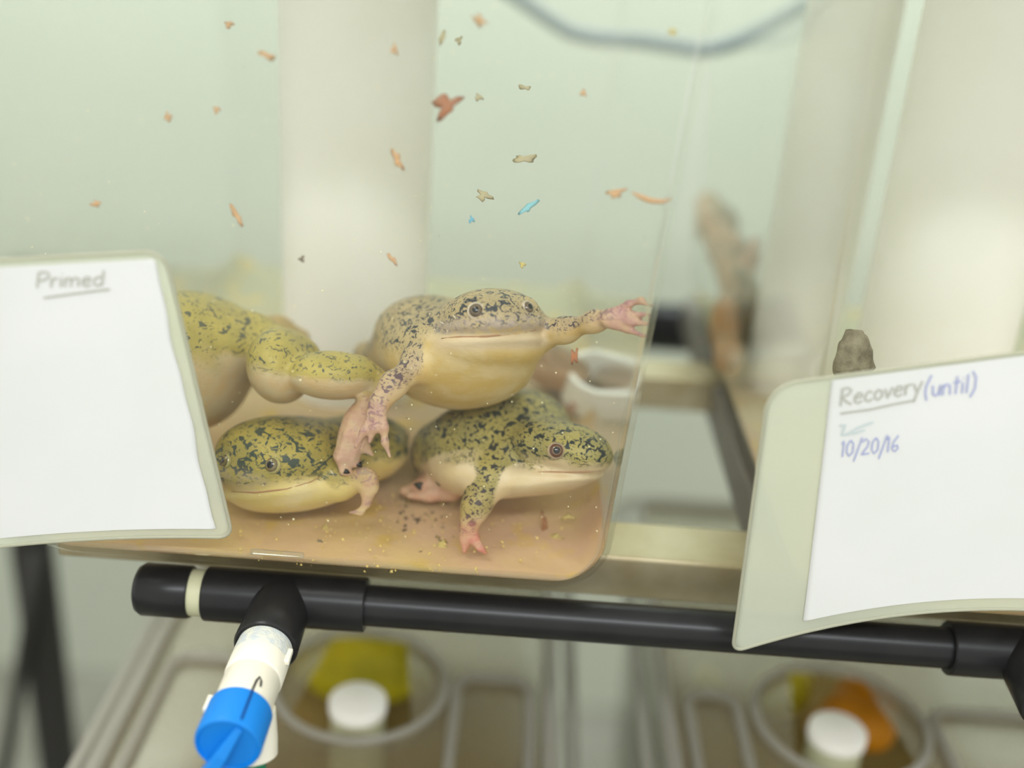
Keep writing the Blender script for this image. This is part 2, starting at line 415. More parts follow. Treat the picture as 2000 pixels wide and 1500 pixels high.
def make_tank(dx, label, z0=0.0):
    root = empty('fish_tank', (dx + (TW0 + TW1) / 2, TD / 2, z0), label, 'tank', 'clear plastic tanks on the upper tier of the rack')
    a = (TW0 + dx, TW1 + dx, YF, TD, z0, z0 + TH)
    ro = shell_rings(*a, .012, .026, 0, TAPER, nb=12); ri = shell_rings(*a, .012, .026, .0028, TAPER, nb=12)
    sh = tub(ro, ri).build('shell', M['tank'], root, sharp=60)
    sh.data.materials.append(M['tank_side']); xm = (TW0 + TW1) / 2 + dx - root.location.x
    for p in sh.data.polygons:
        if abs(p.normal.x) > .3 and p.normal.x * (p.center.x - xm) < 0: p.material_index = 1
    # rim and lid above the picture's upper edge
    e = TAPER * TH
    pts = [(x, y, z0 + TH - .004) for x, y in rrect(TW0 + dx - e, TW1 + dx + e, YF - e, TD + e, .016)]
    MB().tube(pts, .004, 8, closed=True).build('rim', M['tank_rim'], root)
    out = rrect(TW0 + dx - e - .004, TW1 + dx + e + .004, YF - e - .004, TD + e + .004, .018)
    n = len(out); mb = MB()
    mb.add([(x, y, z0 + TH + .001) for x, y in out] + [(x, y, z0 + TH + .008) for x, y in out],
           [tuple(range(n))[::-1], tuple(range(n, 2 * n))] + [(k, (k + 1) % n, n + (k + 1) % n, n + k) for k in range(n)])
    mb.build('lid', M['lid'], root, smooth=False)
    return root
def make_water(dx, label):
    a = (TW0 + dx, TW1 + dx, YF, TD, 0, .30)
    ri = shell_rings(*a, .012, .026, .0031, TAPER, nb=12)
    n = len(ri[0]); vs_ = [p for r in ri for p in r]; fs = []
    for i in range(len(ri) - 1):
        for k in range(n):
            l = (k + 1) % n; fs.append((i * n + k, i * n + l, (i + 1) * n + l, (i + 1) * n + k))
    fs.append(tuple(range(n))[::-1]); fs.append(tuple((len(ri) - 1) * n + k for k in range(n)))
    o = MB().add(vs_, fs).build('tank_water', M['water']); return tag(o, label, 'water', kind='stuff')
def make_sediment(dx, label):
    ri = shell_rings(TW0 + dx, TW1 + dx, YF, TD, 0, TH, .012, .026, .0030, TAPER, nb=12)
    n = len(ri[0]); nc = n // 4
    # sides raised to stand in for the floor's reflection; low along front and back
    zm = [.0105 + .013 * abs(math.cos(math.radians((-90, 0, 90, 180)[k // nc] + 90 * (k % nc) / (nc - 1)))) for k in range(n)]
    rings = []
    for i, r in enumerate(ri):
        if r[0][2] > .0240: break
        rings.append([r[k] if r[k][2] <= zm[k] or i == 0 else rings[-1][k] for k in range(n)])
    vs_ = [p for r in rings for p in r]; fs = [tuple(range(n))[::-1]]
    for i in range(len(rings) - 1):
        for k in range(n):
            l = (k + 1) % n; fs.append((i * n + k, i * n + l, (i + 1) * n + l, (i + 1) * n + k))
    # uneven top, finer than the outline
    top = rings[-1]; zt_ = .0100; cx = (TW0 + TW1) / 2 + dx; cy = (TD + YF) / 2
    dense = []; S = 4
    for k in range(n):
        p0, p1 = top[k], top[(k + 1) % n]; m = 1 if math.dist(p0, p1) < .02 else 24
        for j in range(m): dense.append((p0[0] + (p1[0] - p0[0]) * j / m, p0[1] + (p1[1] - p0[1]) * j / m, p0[2] + (p1[2] - p0[2]) * j / m))
    D = len(dense); K = 40; base = len(vs_)
    for q in range(K):
        f = 1 - q / K
        for (x, y, zo) in dense:
            X = cx + (x - cx) * f; Y = cy + (y - cy) * f
            h = zo + ((zt_ - .0035 - zo) * (1 - (1 - min(1, q / 5)) ** 2)) + (0 if q == 0 else (.0007 * math.sin(X * 150 + 2 * math.sin(Y * 80)) * math.sin(Y * 130 + X * 50) + .0005 * rng.random()))
            vs_.append((X, Y, h))
    for q in range(K - 1):
        for k in range(D):
            l = (k + 1) % D; fs.append((base + q * D + k, base + q * D + l, base + (q + 1) * D + l, base + (q + 1) * D + k))
    vs_.append((cx, cy, zt_ - .003)); c_ = len(vs_) - 1
    for k in range(D): fs.append((base + (K - 1) * D + k, base + (K - 1) * D + (k + 1) % D, c_))
    o = MB().add(vs_, fs).build('sediment', M['sediment'], sharp=60)
    return tag(o, label, 'sediment', kind='stuff')
tank1 = make_tank(0, 'clear tapered plastic tank holding the four mottled frogs in front')
tank2 = make_tank(PITCHX, 'clear plastic tank behind the sleeve reading Recovery')
make_water(0, 'murky greenish water filling the tank with the mottled frogs')
make_water(PITCHX, 'murky water in the tank behind the Recovery sleeve')
make_sediment(0, 'tan sediment covering the bottom under the mottled frogs')
make_sediment(PITCHX, 'tan sediment on the bottom of the tank behind the Recovery sleeve')
# moulded foot under tank 1's front edge
q = P(540, 1084, Y=YF - .001)
mb = MB().box((q.x - .0135, YF - .0012, q.z - .0012), (q.x + .0135, YF + .002, q.z + .0012))
bevel(mb.build('moulded_foot', M['tank_rim'], tank1, smooth=False), .0010)

def standpipe(u, v, Y, r, label, ztop=.308):
    p = P(u, v, Y=Y)
    o = MB().lathe((p.x, Y, .0045), (0, 0, 1), [(0, r - .005), (0, r), (ztop, r), (ztop, r - .005), (0, r - .005)], 64).build('standpipe', M['pvc'], sharp=40)
    return tag(o, label, 'pipe', 'white upright pipes standing in the tanks')
standpipe(697, 330, .215, .0475, 'wide white upright pipe standing behind the mottled frogs')
standpipe(1545, 700, .262, .030, 'narrower white upright pipe in the tank behind the Recovery sleeve')
standpipe(1862, 500, .19, .0475, 'wide white upright pipe at the right edge above the Recovery sleeve')
# short ring of white pipe lying in the tank behind the frogs
p = P(1168, 745, z=.738)
tag(MB().lathe((p.x, p.y, p.z - .012), (0.10, -.25, 1), [(0, .020), (0, .024), (.022, .024), (.022, .020), (0, .020)], 40).build('pipe_ring', M['pvc'], sharp=40),
    'short blurred ring of white pipe behind the right-hand mottled frog', 'pipe')

# ------------------------------------------------------------------ rack
XL, XR = -.30, .95
def rail(name, a, b, mat, label, group=None):
    o = MB().box(a, b).build(name, mat, smooth=False); bevel(o, .002, 3); return tag(o, label, 'rail', group)
rail('rack_rail', (XL + .06, .026, -.0262), (XR, .064, -.0004), M['alu'], 'scuffed metal front rail carrying the tanks above the black pipe', 'metal rails of the rack')
rail('rack_rail', (XL + .06, .274, -.0262), (XR, .310, -.0004), M['alu'], 'metal back rail seen blurred in the gap between the tanks', 'metal rails of the rack')
prof = [(.066, -.0006), (.272, -.0006), (.272, -.0268), (.312, -.0268), (.312, -.0006), (.46, -.0006), (.46, -.032), (.066, -.032)]
mb = MB(); n8 = len(prof)
mb.add([(.148, y, z) for y, z in prof] + [(.176, y, z) for y, z in prof], [tuple(range(n8)), tuple(range(2 * n8 - 1, n8 - 1, -1))] + [(k, n8 + k, n8 + (k + 1) % n8, (k + 1) % n8) for k in range(n8)])
o = mb.build('support_bar', M['bar'], smooth=False); bevel(o, .0015, 2); tag(o, 'grey bar running back under the left side of the Recovery tank', 'rail')
# back drain pipe and its down pipe
t = empty('drain_pipe', (-.487, .50, -1.2), 'thick black drain pipe running down at the left behind the rack', 'pipe')
MB().tube([(-.487, .50, -1.199), (-.487, .50, -.07)], .0215, 24).build('down_pipe', M['black_soft'], t, sharp=50)
MB().tube([(-.487 + .0001, .50, -.085), (-.487, .50, -.055), (-.47, .50, -.045), (XR, .50, -.045)], .0225, 24).build('cross_pipe', M['black'], t)
pts = [P(52, 1235, Y=.47), P(42, 1300, Y=.47), P(30, 1380, Y=.46), P(12, 1480, Y=.45), P(-10, 1600, Y=.44), P(-60, 1800, Y=.43)]
tag(MB().tube([P(70, 1080, Y=.475)] + pts, .0075, 12).build('cable', M['black_soft']), 'thin black cable hanging beside the thick drain pipe', 'cable')
# hose behind the tanks near the top edge
Yh = .56
pts = [P(960, -40, Y=Yh), P(1010, -5, Y=Yh), P(1060, 30, Y=Yh), P(1110, 62, Y=Yh), P(1160, 74, Y=Yh), P(1240, 78, Y=Yh), P(1320, 88, Y=Yh), P(1390, 98, Y=Yh), P(1430, 84, Y=Yh), P(1500, 50, Y=Yh), P(1580, 5, Y=Yh), P(1640, -30, Y=Yh)]
tag(MB().tube(pts, .0065, 12).build('air_hose', M['hose']), 'thin grey hose sagging behind the tanks at the top', 'hose')

# ------------------------------------------------------------------ black manifold pipe with tees
PZ, PY = -.0250, .0005
def xat(u, v=1180):
    return P(u, v, Y=PY - .008).x
man = empty('water_manifold', (0, PY, PZ), 'long black pipe with tees running under the tanks', 'pipe')
xc0, xc1, xb1, xt1 = xat(256, 1140), xat(365, 1145), xat(393, 1150), xat(712, 1175)
xt = xat(548, 1160)
MB().lathe((xc0, PY, PZ), (1, 0, 0), [(0, .0002), (0, .0095), (.0012, .012), (.004, .0138), (xc1 - xc0 - .001, .0138), (xc1 - xc0, .0132), (xc1 - xc0, .0105)], 48).build('end_cap', M['black'], man, sharp=40)
MB().lathe((xc1, PY, PZ), (1, 0, 0), [(-.002, .0115), (-.002, .0122), (xb1 - xc1 + .002, .0122), (xb1 - xc1 + .002, .0115)], 48).build('pipe_band', M['band'], man, sharp=40)['label'] = 'cream band between the end cap and the tee'
def tee(xc, xl, xr, name='tee'):
    t = MB().lathe((xl, PY, PZ), (1, 0, 0), [(0, .0105), (0, .0135), (.0008, .0142), (xr - xl - .0008, .0142), (xr - xl, .0135), (xr - xl, .0105)], 48).build(name, M['black'], man, sharp=40)
    MB().lathe((xc, PY, PZ), (-.02, -1, -.03), [(0, .0152), (.024, .0156), (.0385, .0160), (.040, .0150), (.040, .0132)], 48).build('branch_socket', M['black'], t, sharp=40)
    return t
t1 = tee(xt, xb1, xt1)
x2 = xat(1862, 1270)
MB().lathe((xt1, PY, PZ), (1, 0, 0), [(-.004, .0108), (x2 - xt1 + .004, .0108)], 48).build('main_pipe', M['black'], man)
t2 = tee(x2 + (xt - xb1), x2, x2 + (xt1 - xb1))
MB().lathe((x2 + (xt1 - xb1), PY, PZ), (1, 0, 0), [(-.004, .0108), (.3, .0108)], 48).build('main_pipe', M['black'], man)
# valve screwed into the first tee
vb = Vector((xt, PY, PZ)); ax = Vector((-.02, -1, -.03)).normalized()
valve = empty('drain_valve', vb + ax * .037, 'ivory plastic valve with a blue turning cap on the black tee', 'valve')
MB().lathe(vb + ax * .036, ax, [(0, .0128), (.003, .0136), (.009, .0139), (.013, .0140), (.0165, .0134)], 48).build('thread_collar', M['putty'], valve, sharp=50)['label'] = 'collar crusted with pale sealant'
MB().lathe(vb + ax * .051, ax, [(0, .0131), (.0005, .0140), (.0115, .0140), (.0122, .0136), (.0130, .0131), (.0138, .0134), (.041, .0134), (.042, .0125), (.042, .001)], 48).build('valve_body', M['cream'], valve, sharp=40)
# lug, raised nub, outlet elbow
capb = vb + ax * .0885
MB().lathe(capb + Vector((.0035, .006, -.006)), Vector((.10, -.30, -1)), [(-.004, .0005), (-.004, .0120), (.010, .0122), (.0175, .0118), (.0185, .0105), (.0185, .006)], 40).build('outlet', M['cream'], valve, sharp=40)
MB().tube([capb + Vector((.0045, .0035, -.020)), capb + Vector((.006, -.001, -.040)), capb + Vector((.006, -.001, -.12))], .0062, 20).build('outlet_tube', M['green'], valve, sharp=50)['label'] = 'green tube leaving the valve'
mb = MB().box((-.002, -.005, -.0014), (.002, .005, .0014))
lug = mb.build('lug', M['cream'], valve, smooth=False, origin=(0, 0, 0)); lug.location = (ax * .048) + Vector((-.0140, 0, .0030)); bevel(lug, .0006)
lug2 = lug.copy(); C.objects.link(lug2); lug2.location = (ax * .013) + Vector((.0132, 0, .004))
capo = MB().lathe(capb, ax, [(-.003, .0128), (-.003, .0148), (.0165, .0151), (.018, .0146), (.0184, .0138), (.0170, .0128), (.0165, .0002)], 56).build('turning_cap', M['blue'], valve, sharp=35)
# handle blade: starts at the cap's centre and reaches down and out
h0 = capb + ax * .0185 + Vector((.0055, 0, .0098)); h1 = capb + ax * .024 + Vector((-.0015, 0, -.002)); h2 = capb + ax * .031 + Vector((-.0155, 0, -.026)); h3 = capb + ax * .033 + Vector((-.026, 0, -.043))
def blade(pts, w_, th):
    mb = MB(); n = len(pts); vs_ = []
    for i, p in enumerate(pts):
        tdir = (pts[min(i + 1, n - 1)] - pts[max(i - 1, 0)]).normalized(); s = tdir.cross(ax).normalized() * w_[i]
        vs_ += [p - s, p + s, p + s - ax * th[i], p - s - ax * th[i]]
    fs = [(0, 1, 2, 3), tuple(4 * (n - 1) + k for k in (3, 2, 1, 0))]
    for i in range(n - 1):
        for k in range(4):
            l = (k + 1) % 4; fs.append((4 * i + k, 4 * (i + 1) + k, 4 * (i + 1) + l, 4 * i + l))
    return mb.add(vs_, fs)
hb = blade([h0, h1, h2, h3], [.0017, .0027, .0034, .0038], [.003, .008, .012, .008]).build('handle', M['blue'], capo, smooth=False); bevel(hb, .0006)
# ink marks: arrow on the body, line on the cap
def strip(pts, wd, nrm, mat, name, parent, lift=.0002):
    mb = MB(); vs_ = []; n = len(pts)
    for i, p in enumerate(pts):
        tdir = (pts[min(i + 1, n - 1)] - pts[max(i - 1, 0)]).normalized(); nn = nrm[i] if isinstance(nrm, list) else nrm
        s = tdir.cross(nn).normalized() * wd / 2
        vs_ += [p - s + nn * lift, p + s + nn * lift]
    fs = [(2 * i, 2 * i + 1, 2 * i + 3, 2 * i + 2) for i in range(n - 1)]
    return mb.add(vs_, fs).build(name, mat, parent, smooth=False)
def on_cyl(base, d, ang, r):
    ref = Vector((0, 0, 1)); x = (ref - ax * ref.dot(ax)).normalized(); y = Vector((1, 0, 0)); y = (y - ax * y.dot(ax)).normalized()
    nn = x * math.cos(ang) + y * math.sin(ang)
    return base + ax * d + nn * r, nn
pp = [on_cyl(capb, d, .42, .0151) for d in (-.0025, .004, .010, .0165)]
strip([p for p, _ in pp], .0011, [n for _, n in pp], M['blue_dark'], 'ink_line', capo, .0003)
pp = [on_cyl(vb, d, a, .0135) for d, a in ((.0845, .42), (.0775, .44), (.0745, .50), (.0765, .60), (.0800, .64))]
strip([p for p, _ in pp], .0011, [n for _, n in pp], M['black_soft'], 'ink_arrow', valve, .0003)

# ------------------------------------------------------------------ lower tier: lids, rims, upright stubs
LZ = -.200
def lower_unit(dx, lab_lid, lab_stub, uc, vc, us, vs2, grp):
    x0, x1, y0, y1 = TW0 + dx, TW1 + dx - .012, -.01, TD
    c = P(uc, vc, Z=LZ)
    root = empty('tank_lid', ((x0 + x1) / 2, (y0 + y1) / 2, LZ), lab_lid, 'lid', 'clear lids of the lower tier')
    out = rrect(x0, x1, y0, y1, .02, 9); n = len(out)
    R = .060
    cx, cy = c.x, c.y
    # panel with a round opening
    ins = []
    for x, y in out:
        a = math.atan2(y - cy, x - cx); ins.append((cx + R * math.cos(a), cy + R * math.sin(a)))
    mb = MB(); mb.add([(x, y, LZ) for x, y in out] + [(x, y, LZ) for x, y in ins] + [(x, y, LZ - .002) for x, y in out] + [(x, y, LZ - .002) for x, y in ins],
        [(k, (k + 1) % n, n + (k + 1) % n, n + k) for k in range(n)] + [(2 * n + k, 3 * n + k, 3 * n + (k + 1) % n, 2 * n + (k + 1) % n) for k in range(n)])
    mb.build('panel', M['lid_clear'], root, smooth=False)
    MB().tube([(x, y, LZ + .004) for x, y in out], .0055, 10, closed=True).build('rim', M['lid_rim'], root)
    MB().tube([(x, y, LZ - .006) for x, y in rrect(x0 - .016, x1 + .016, y0 - .016, y1 + .016, .026)], .005, 8, closed=True).build('outer_flange', M['lid_rim'], root)
    MB().tube([(cx + R * math.cos(a), cy + R * math.sin(a), LZ + .003) for a in [2 * math.pi * k / 48 for k in range(48)]], .0032, 10, closed=True).build('opening_ring', M['lid_rim'], root)
    xa = x0 + .016; xb = cx - R - .012; 
    for (a0, a1, b0, b1) in ((cx + R + .008, x1 - .014, .02, .165), (xa, xb, .02, .165)):
        if a1 - a0 > .02:
            MB().tube([(x, y, LZ + .002) for x, y in rrect(a0, a1, b0, b1, .014)], .004, 8, closed=True).build('raised_rib', M['lid_rim'], root)
    s = P(us, vs2, Z=LZ + .012)
    st = empty('stub_pipe', (s.x, s.y, -.5), lab_stub, 'pipe', 'white capped pipes rising through the lower lids')
    MB().lathe((s.x, s.y, -.5), (0, 0, 1), [(0, .0185), (.306, .0185)], 40).build('tube', M['band'], st)
    MB().lathe((s.x, s.y, LZ + .004), (0, 0, 1), [(0, .0187), (0, .0197), (.007, .0197), (.0085, .018), (.009, .0005)], 40).build('cap', M['pvc'], st, sharp=50)
    # tub under the lid
    tb = empty('lower_tank', ((x0 + x1) / 2, (y0 + y1) / 2, -.5), lab_lid.replace('lid', 'tank below the lid'), 'tank', 'tanks of the lower tier')
    a = (x0 + .006, x1 - .006, y0 + .006, y1 - .006, -.5, LZ - .004)
    tub(shell_rings(*a, .018, .02, 0, 0.02), shell_rings(*a, .018, .02, .003, .02)).build('shell', M['tank_rim'], tb, sharp=60)
    MB().box((x0 + .014, y0 + .014, -.494), (x1 - .014, y1 - .014, -.300)).build('murky_water', M['sed_low'], tb, smooth=False)
    return root
lower_unit(0, 'clear plastic lid with a round opening below the ivory valve', 'white capped pipe end beside the blue valve cap', 705, 1338, 699, 1366, 0)
lower_unit(PITCHX - .02, 'clear plastic lid with a round opening at the lower right', 'white capped pipe end under the Recovery sleeve', 1640, 1412, 1637, 1424, 0)
def lump(name, pts, mat, label, cat, group=None):
    """smooth plastic blob made of overlapping balls merged by a remesh"""
    bm = bmesh.new()
    for (p, r) in pts:
        bmesh.ops.create_icosphere(bm, subdivisions=2, radius=r, matrix=Matrix.Translation(p))
    me = bpy.data.meshes.new(name); bm.to_mesh(me); bm.free(); me.materials.append(mat)
    c = sum((p for p, r in pts), Vector()) / len(pts); me.transform(Matrix.Translation(-c))
    o = bpy.data.objects.new(name, me); C.objects.link(o); o.location = c
    md = o.modifiers.new('r', 'REMESH'); md.mode = 'VOXEL'; md.voxel_size = .003; md.use_smooth_shade = True
    sm = o.modifiers.new('s', 'SMOOTH'); sm.iterations = 4
    return tag(o, label, cat, group)
zt = -.245
lump('plastic_hide', [(P(596, 1300, Z=zt), .012), (P(622, 1290, Z=zt), .020), (P(665, 1290, Z=zt), .032), (P(712, 1285, Z=zt), .040), (P(760, 1300, Z=zt), .030), (P(805, 1320, Z=zt), .016)], M['yellow'], 'bright yellow plastic hide under the lid behind the ivory valve', 'hide')
lump('plastic_hide', [(P(1530, 1345, Z=zt), .022), (P(1500, 1350, Z=zt), .015), (P(1545, 1330, Z=zt), .018)], M['yellow'], 'yellow-green plastic hide under the lid right of the black pipe', 'hide')
lump('plastic_hide', [(P(1690, 1375, Z=zt), .026), (P(1650, 1400, Z=zt), .020), (P(1700, 1420, Z=zt), .020), (P(1610, 1420, Z=zt), .014)], M['orange'], 'orange plastic hide behind the white capped pipe', 'hide')
lump('plastic_hide', [(P(1380, 1325, Z=zt), .012), (P(1392, 1335, Z=zt), .010)], M['yellow'], 'small dull yellow hide below the black pipe', 'hide')
M['algae'] = plain('algae', lin(158, 148, 124), .9, .1, col2=lin(116, 106, 86), nscale=160, bump=1.0, bscale=500)
lump('algae_clump', [(P(1660, 650, z=.548), .0038), (P(1682, 655, z=.552), .0036), (P(1656, 680, z=.549), .006), (P(1684, 684, z=.552), .006), (P(1652, 715, z=.552), .0075), (P(1684, 715, z=.556), .007), (P(1660, 750, z=.556), .009)], M['algae'], 'brown-grey algae growing in the front corner of the Recovery tank', 'algae')
rail('lower_rail', (XL + .04, .03, -.53), (XR, .07, -.502), M['alu'], 'lower front rail of the rack under the lower tanks', 'metal rails of the rack')

# ------------------------------------------------------------------ label sleeves
def ywall(z): return YF - TAPER * max(z, 0)
class Sleeve:
    def __init__(s, TL, TR, BR, BL, bot, yoff):
        s.c = [np.array(p, float) for p in (TL, TR, BR, BL)]; s.bot = bot; s.yoff = yoff
    def pix(s, a, b):
        TL, TR, BR, BL = s.c
        p = (TL * (1 - a) + TR * a) * (1 - b) + (BL * (1 - a) + BR * a) * b
        return p[0], p[1] + s.bot * 4 * a * (1 - a) * b * b
    def at(s, a, b, off=0.0):
        u, v = s.pix(a, b); y = s.yoff(a, b) - off
        d = ray(u, v); z = (y - CAM[1]) / d[1]
        for _ in range(3):
            h = CAM[2] + d[2] * z; yy = y + ywall(h); z = (yy - CAM[1]) / d[1]
        return Vector(CAM + d * z)
    def inv(s, u, v):
        a, b = .5, .5
        for _ in range(12):
            x0, y0 = s.pix(a, b); e = 1e-4
            xa, ya = s.pix(a + e, b); xb, yb = s.pix(a, b + e)
            J = np.array([[(xa - x0) / e, (xb - x0) / e], [(ya - y0) / e, (yb - y0) / e]])
            da = np.linalg.solve(J, [u - x0, v - y0]); a += da[0]; b += da[1]
        return a, b
    def sheet(s, name, mat, parent, a0, a1, b0, b1, ra, rb, off, th, n=44, m=44, corners=(1, 1, 1, 1), wob=0.0):
        mb = MB(); vs_ = []; rows = []
        asp = rb / ra if ra else 1
        def row(b):
            l, r_ = a0, a1
            if ra > 0:
                for (top, left, on) in ((1, 1, corners[0]), (1, 0, corners[1]), (0, 0, corners[2]), (0, 1, corners[3])):
                    if not on: continue
                    d = (b - b0) if top else (b1 - b)
                    k = rb * on
                    if d < k:
                        q = ra * on * (1 - math.sqrt(max(0, 1 - ((k - d) / k) ** 2)))
                        if left: l = max(l, a0 + q)
                        else: r_ = min(r_, a1 - q)
            return l, r_
        bs = [b0 + (b1 - b0) * (1 - math.cos(math.pi * j / m)) / 2 for j in range(m + 1)]
        for b in bs:
            l, r_ = row(b)
            if wob: r_ += wob * math.sin(b * 14) + wob * .6 * math.sin(b * 31 + 1)
            for i in range(n + 1): vs_.append(s.at(l + (r_ - l) * i / n, b, off))
        k = (m + 1) * (n + 1)
        for b in bs:
            l, r_ = row(b)
            if wob: r_ += wob * math.sin(b * 14) + wob * .6 * math.sin(b * 31 + 1)
            for i in range(n + 1): vs_.append(s.at(l + (r_ - l) * i / n, b, off - th))
        fs = []
        W = n + 1
        for j in range(m):
            for i in range(n):
                q = j * W + i; fs.append((q, q + W, q + W + 1, q + 1)); fs.append((k + q, k + q + 1, k + q + W + 1, k + q + W))
        bd = [i for i in range(W)] + [j * W + n for j in range(1, m + 1)] + [m * W + i for i in range(n - 1, -1, -1)] + [j * W for j in range(m - 1, 0, -1)]
        for i in range(len(bd)):
            x, y = bd[i], bd[(i + 1) % len(bd)]; fs.append((x, y, k + y, k + x))
        o = mb.add(vs_, fs).build(name, mat, parent)
        edge = [vs_[i] for i in bd]
        return o, edge
    def stroke(s, mb, pts, wd, off):
        """pts in pixels -> ribbon on the sheet"""
        # densify
        q = []
        for i in range(len(pts) - 1):
            (x0, y0), (x1, y1) = pts[i], pts[i + 1]; L = max(1, int(math.hypot(x1 - x0, y1 - y0) / 5))
            for k in range(L): q.append((x0 + (x1 - x0) * k / L, y0 + (y1 - y0) * k / L))
        q.append(pts[-1]); vs_ = []; n = len(q)
        for i in range(n):
            tx = q[min(i + 1, n - 1)][0] - q[max(i - 1, 0)][0]; ty = q[min(i + 1, n - 1)][1] - q[max(i - 1, 0)][1]
            l = math.hypot(tx, ty) or 1; nx, ny = -ty / l * wd / 2, tx / l * wd / 2
            for sg in (-1, 1):
                a, b = s.inv(q[i][0] + sg * nx, q[i][1] + sg * ny); vs_.append(s.at(a, b, off))
        mb.add(vs_, [(2 * i, 2 * i + 1, 2 * i + 3, 2 * i + 2) for i in range(n - 1)])
def arc(cx, cy, rx, ry, a0, a1, n=10):
    return [(cx + rx * math.cos(math.radians(a0 + (a1 - a0) * k / n)), cy + ry * math.sin(math.radians(a0 + (a1 - a0) * k / n))) for k in range(n + 1)]
# letters on a unit box: x 0..w, y 0 (baseline) .. 1 (cap height), y up
GL = {
 'P': (.7, [[(.1, 0), (.12, 1)], [(.12, .95), (.35, 1.02), (.62, .9), (.62, .65), (.4, .48), (.12, .45)]]),
 'R': (.75, [[(.1, 0), (.14, 1)], [(.05, .95), (.4, 1.02), (.62, .85), (.5, .62), (.15, .5), (.35, .25), (.68, 0)]]),
 'r': (.45, [[(.08, .6), (.1, 0)], [(.1, .35), (.2, .55), (.4, .58)]]),
 'i': (.25, [[(.12, .58), (.12, 0)], [(.12, .8), (.14, .84)]]),
 'm': (.85, [[(.06, .58), (.08, 0)], [(.08, .4), (.22, .58), (.36, .5), (.38, 0)], [(.38, .4), (.55, .58), (.72, .5), (.74, 0)]]),
 'n': (.55, [[(.06, .58), (.08, 0)], [(.08, .4), (.22, .58), (.4, .5), (.44, 0)]]),
 'e': (.55, [[(.08, .3), (.46, .36), (.42, .55), (.24, .6), (.08, .4), (.1, .12), (.28, 0), (.48, .1)]]),
 'd': (.6, [[(.5, .5), (.3, .6), (.1, .42), (.1, .12), (.3, 0), (.5, .15)], [(.52, 1.0), (.5, 0)]]),
 'c': (.5, [[(.44, .5), (.26, .6), (.08, .4), (.1, .1), (.28, 0), (.46, .1)]]),
 'o': (.55, [[(.26, .6), (.08, .4), (.1, .1), (.28, 0), (.46, .14), (.46, .44), (.26, .6)]]),
 'v': (.5, [[(.05, .58), (.22, 0), (.45, .6)]]),
 'y': (.55, [[(.05, .58), (.25, .1)], [(.5, .65), (.3, .1), (.12, -.5)]]),
 'u': (.55, [[(.06, .58), (.1, .12), (.25, 0), (.42, .2), (.45, .58), (.46, 0)]]),
 't': (.4, [[(.2, .95), (.18, 0)], [(.02, .62), (.4, .66)]]),
 'l': (.22, [[(.12, 1), (.1, 0)]]),
 '(': (.4, [[(.34, 1.15), (.12, .6), (.1, .2), (.2, -.2)]]),
 ')': (.4, [[(.1, 1.15), (.3, .8), (.3, .2), (.08, -.25)]]),
 '1': (.3, [[(.05, .8), (.16, 1), (.14, 0)]]),
 '0': (.55, [[(.28, 1), (.08, .7), (.08, .25), (.26, 0), (.46, .25), (.46, .75), (.28, 1)]]),
 '2': (.6, [[(.06, .8), (.25, 1), (.46, .8), (.4, .5), (.06, .02), (.55, .06)]]),
 '6': (.55, [[(.42, 1), (.14, .6), (.08, .2), (.26, 0), (.46, .18), (.4, .42), (.12, .3)]]),
 '/': (.4, [[(.42, 1.1), (.02, -.35)]]),
 ' ': (.4, []),
}
def write(sl, text, x, y, size, slope, wd, off, name, mat, parent, extra=(), sq=1.0):
    mb = MB(); cx = 0
    for ch in text:
        w_, ss = GL[ch]
        for st in ss:
            pts = []
            for (a, b) in st:
                px = cx + a * size * sq + b * size * .10; py = -b * size
                pts.append((x + px, y + py + slope * px))
            sl.stroke(mb, pts, wd, off)
        cx += w_ * size * sq
    for st in extra: sl.stroke(mb, st, wd, off)
    return mb.build(name, mat, parent, smooth=False)
def seam(edge, r, mat, parent):
    return MB().tube(edge, r, 8, closed=True).build('welded_seam', mat, parent)

sl1 = Sleeve((-160, 516), (322, 490), (455, 1050), (-160, 1088), -14, lambda a, b: -.0045 - .020 * (1 - a) ** 2 - .003 * b)
r1 = empty('label_sleeve', sl1.at(.6, 1), 'curled clear sleeve holding a white sheet marked Primed', 'label', 'label sleeves hung on the tank fronts')
o, e = sl1.sheet('sleeve', M['vinyl'], r1, 0, 1, 0, 1, .085, .075, 0, .0006, corners=(1, 1, .55, 1))
seam(e, .0009, M['vinyl_edge'], r1)
sl1.sheet('paper', M['paper'], r1, .02, .950, .026, .972, .02, .02, .0006, .0003, corners=(0, .8, .3, 0), wob=.004)
write(sl1, 'Primed', 68, 562, 30, -.03, 3.8, .0011, 'handwriting', M['pencil'], r1, extra=([(85, 582), (150, 573), (214, 565)],), sq=1.32)

sl2 = Sleeve((1502, 752), (2160, 668), (2160, 1204), (1430, 1274), -42, lambda a, b: -.0035 - .010 * (1 - a) ** 2 * (1 - .4 * b) - .004 * a * b)
r2 = empty('label_sleeve', sl2.at(.5, 1), 'clear sleeve holding a white sheet marked Recovery until 10/20/16', 'label', 'label sleeves hung on the tank fronts')
o, e = sl2.sheet('sleeve', M['vinyl'], r2, 0, 1, 0, 1, .085, .10, 0, .0006, corners=(1, 1, .4, .38))
seam(e, .0009, M['vinyl_edge'], r2)
sl2.sheet('paper', M['paper'], r2, .186, .985, .012, .955, .01, .01, .0006, .0003, corners=(.5, 0, 0, .5))
write(sl2, 'Recovery', 1638, 794, 33, -.17, 3.6, .0011, 'handwriting', M['pencil'], r2, extra=([(1642, 808), (1700, 800), (1745, 790), (1788, 782)],), sq=1.13)
write(sl2, '(until)', 1803, 776, 36, -.10, 3.2, .0011, 'handwriting', M['ink'], r2, sq=1.05)
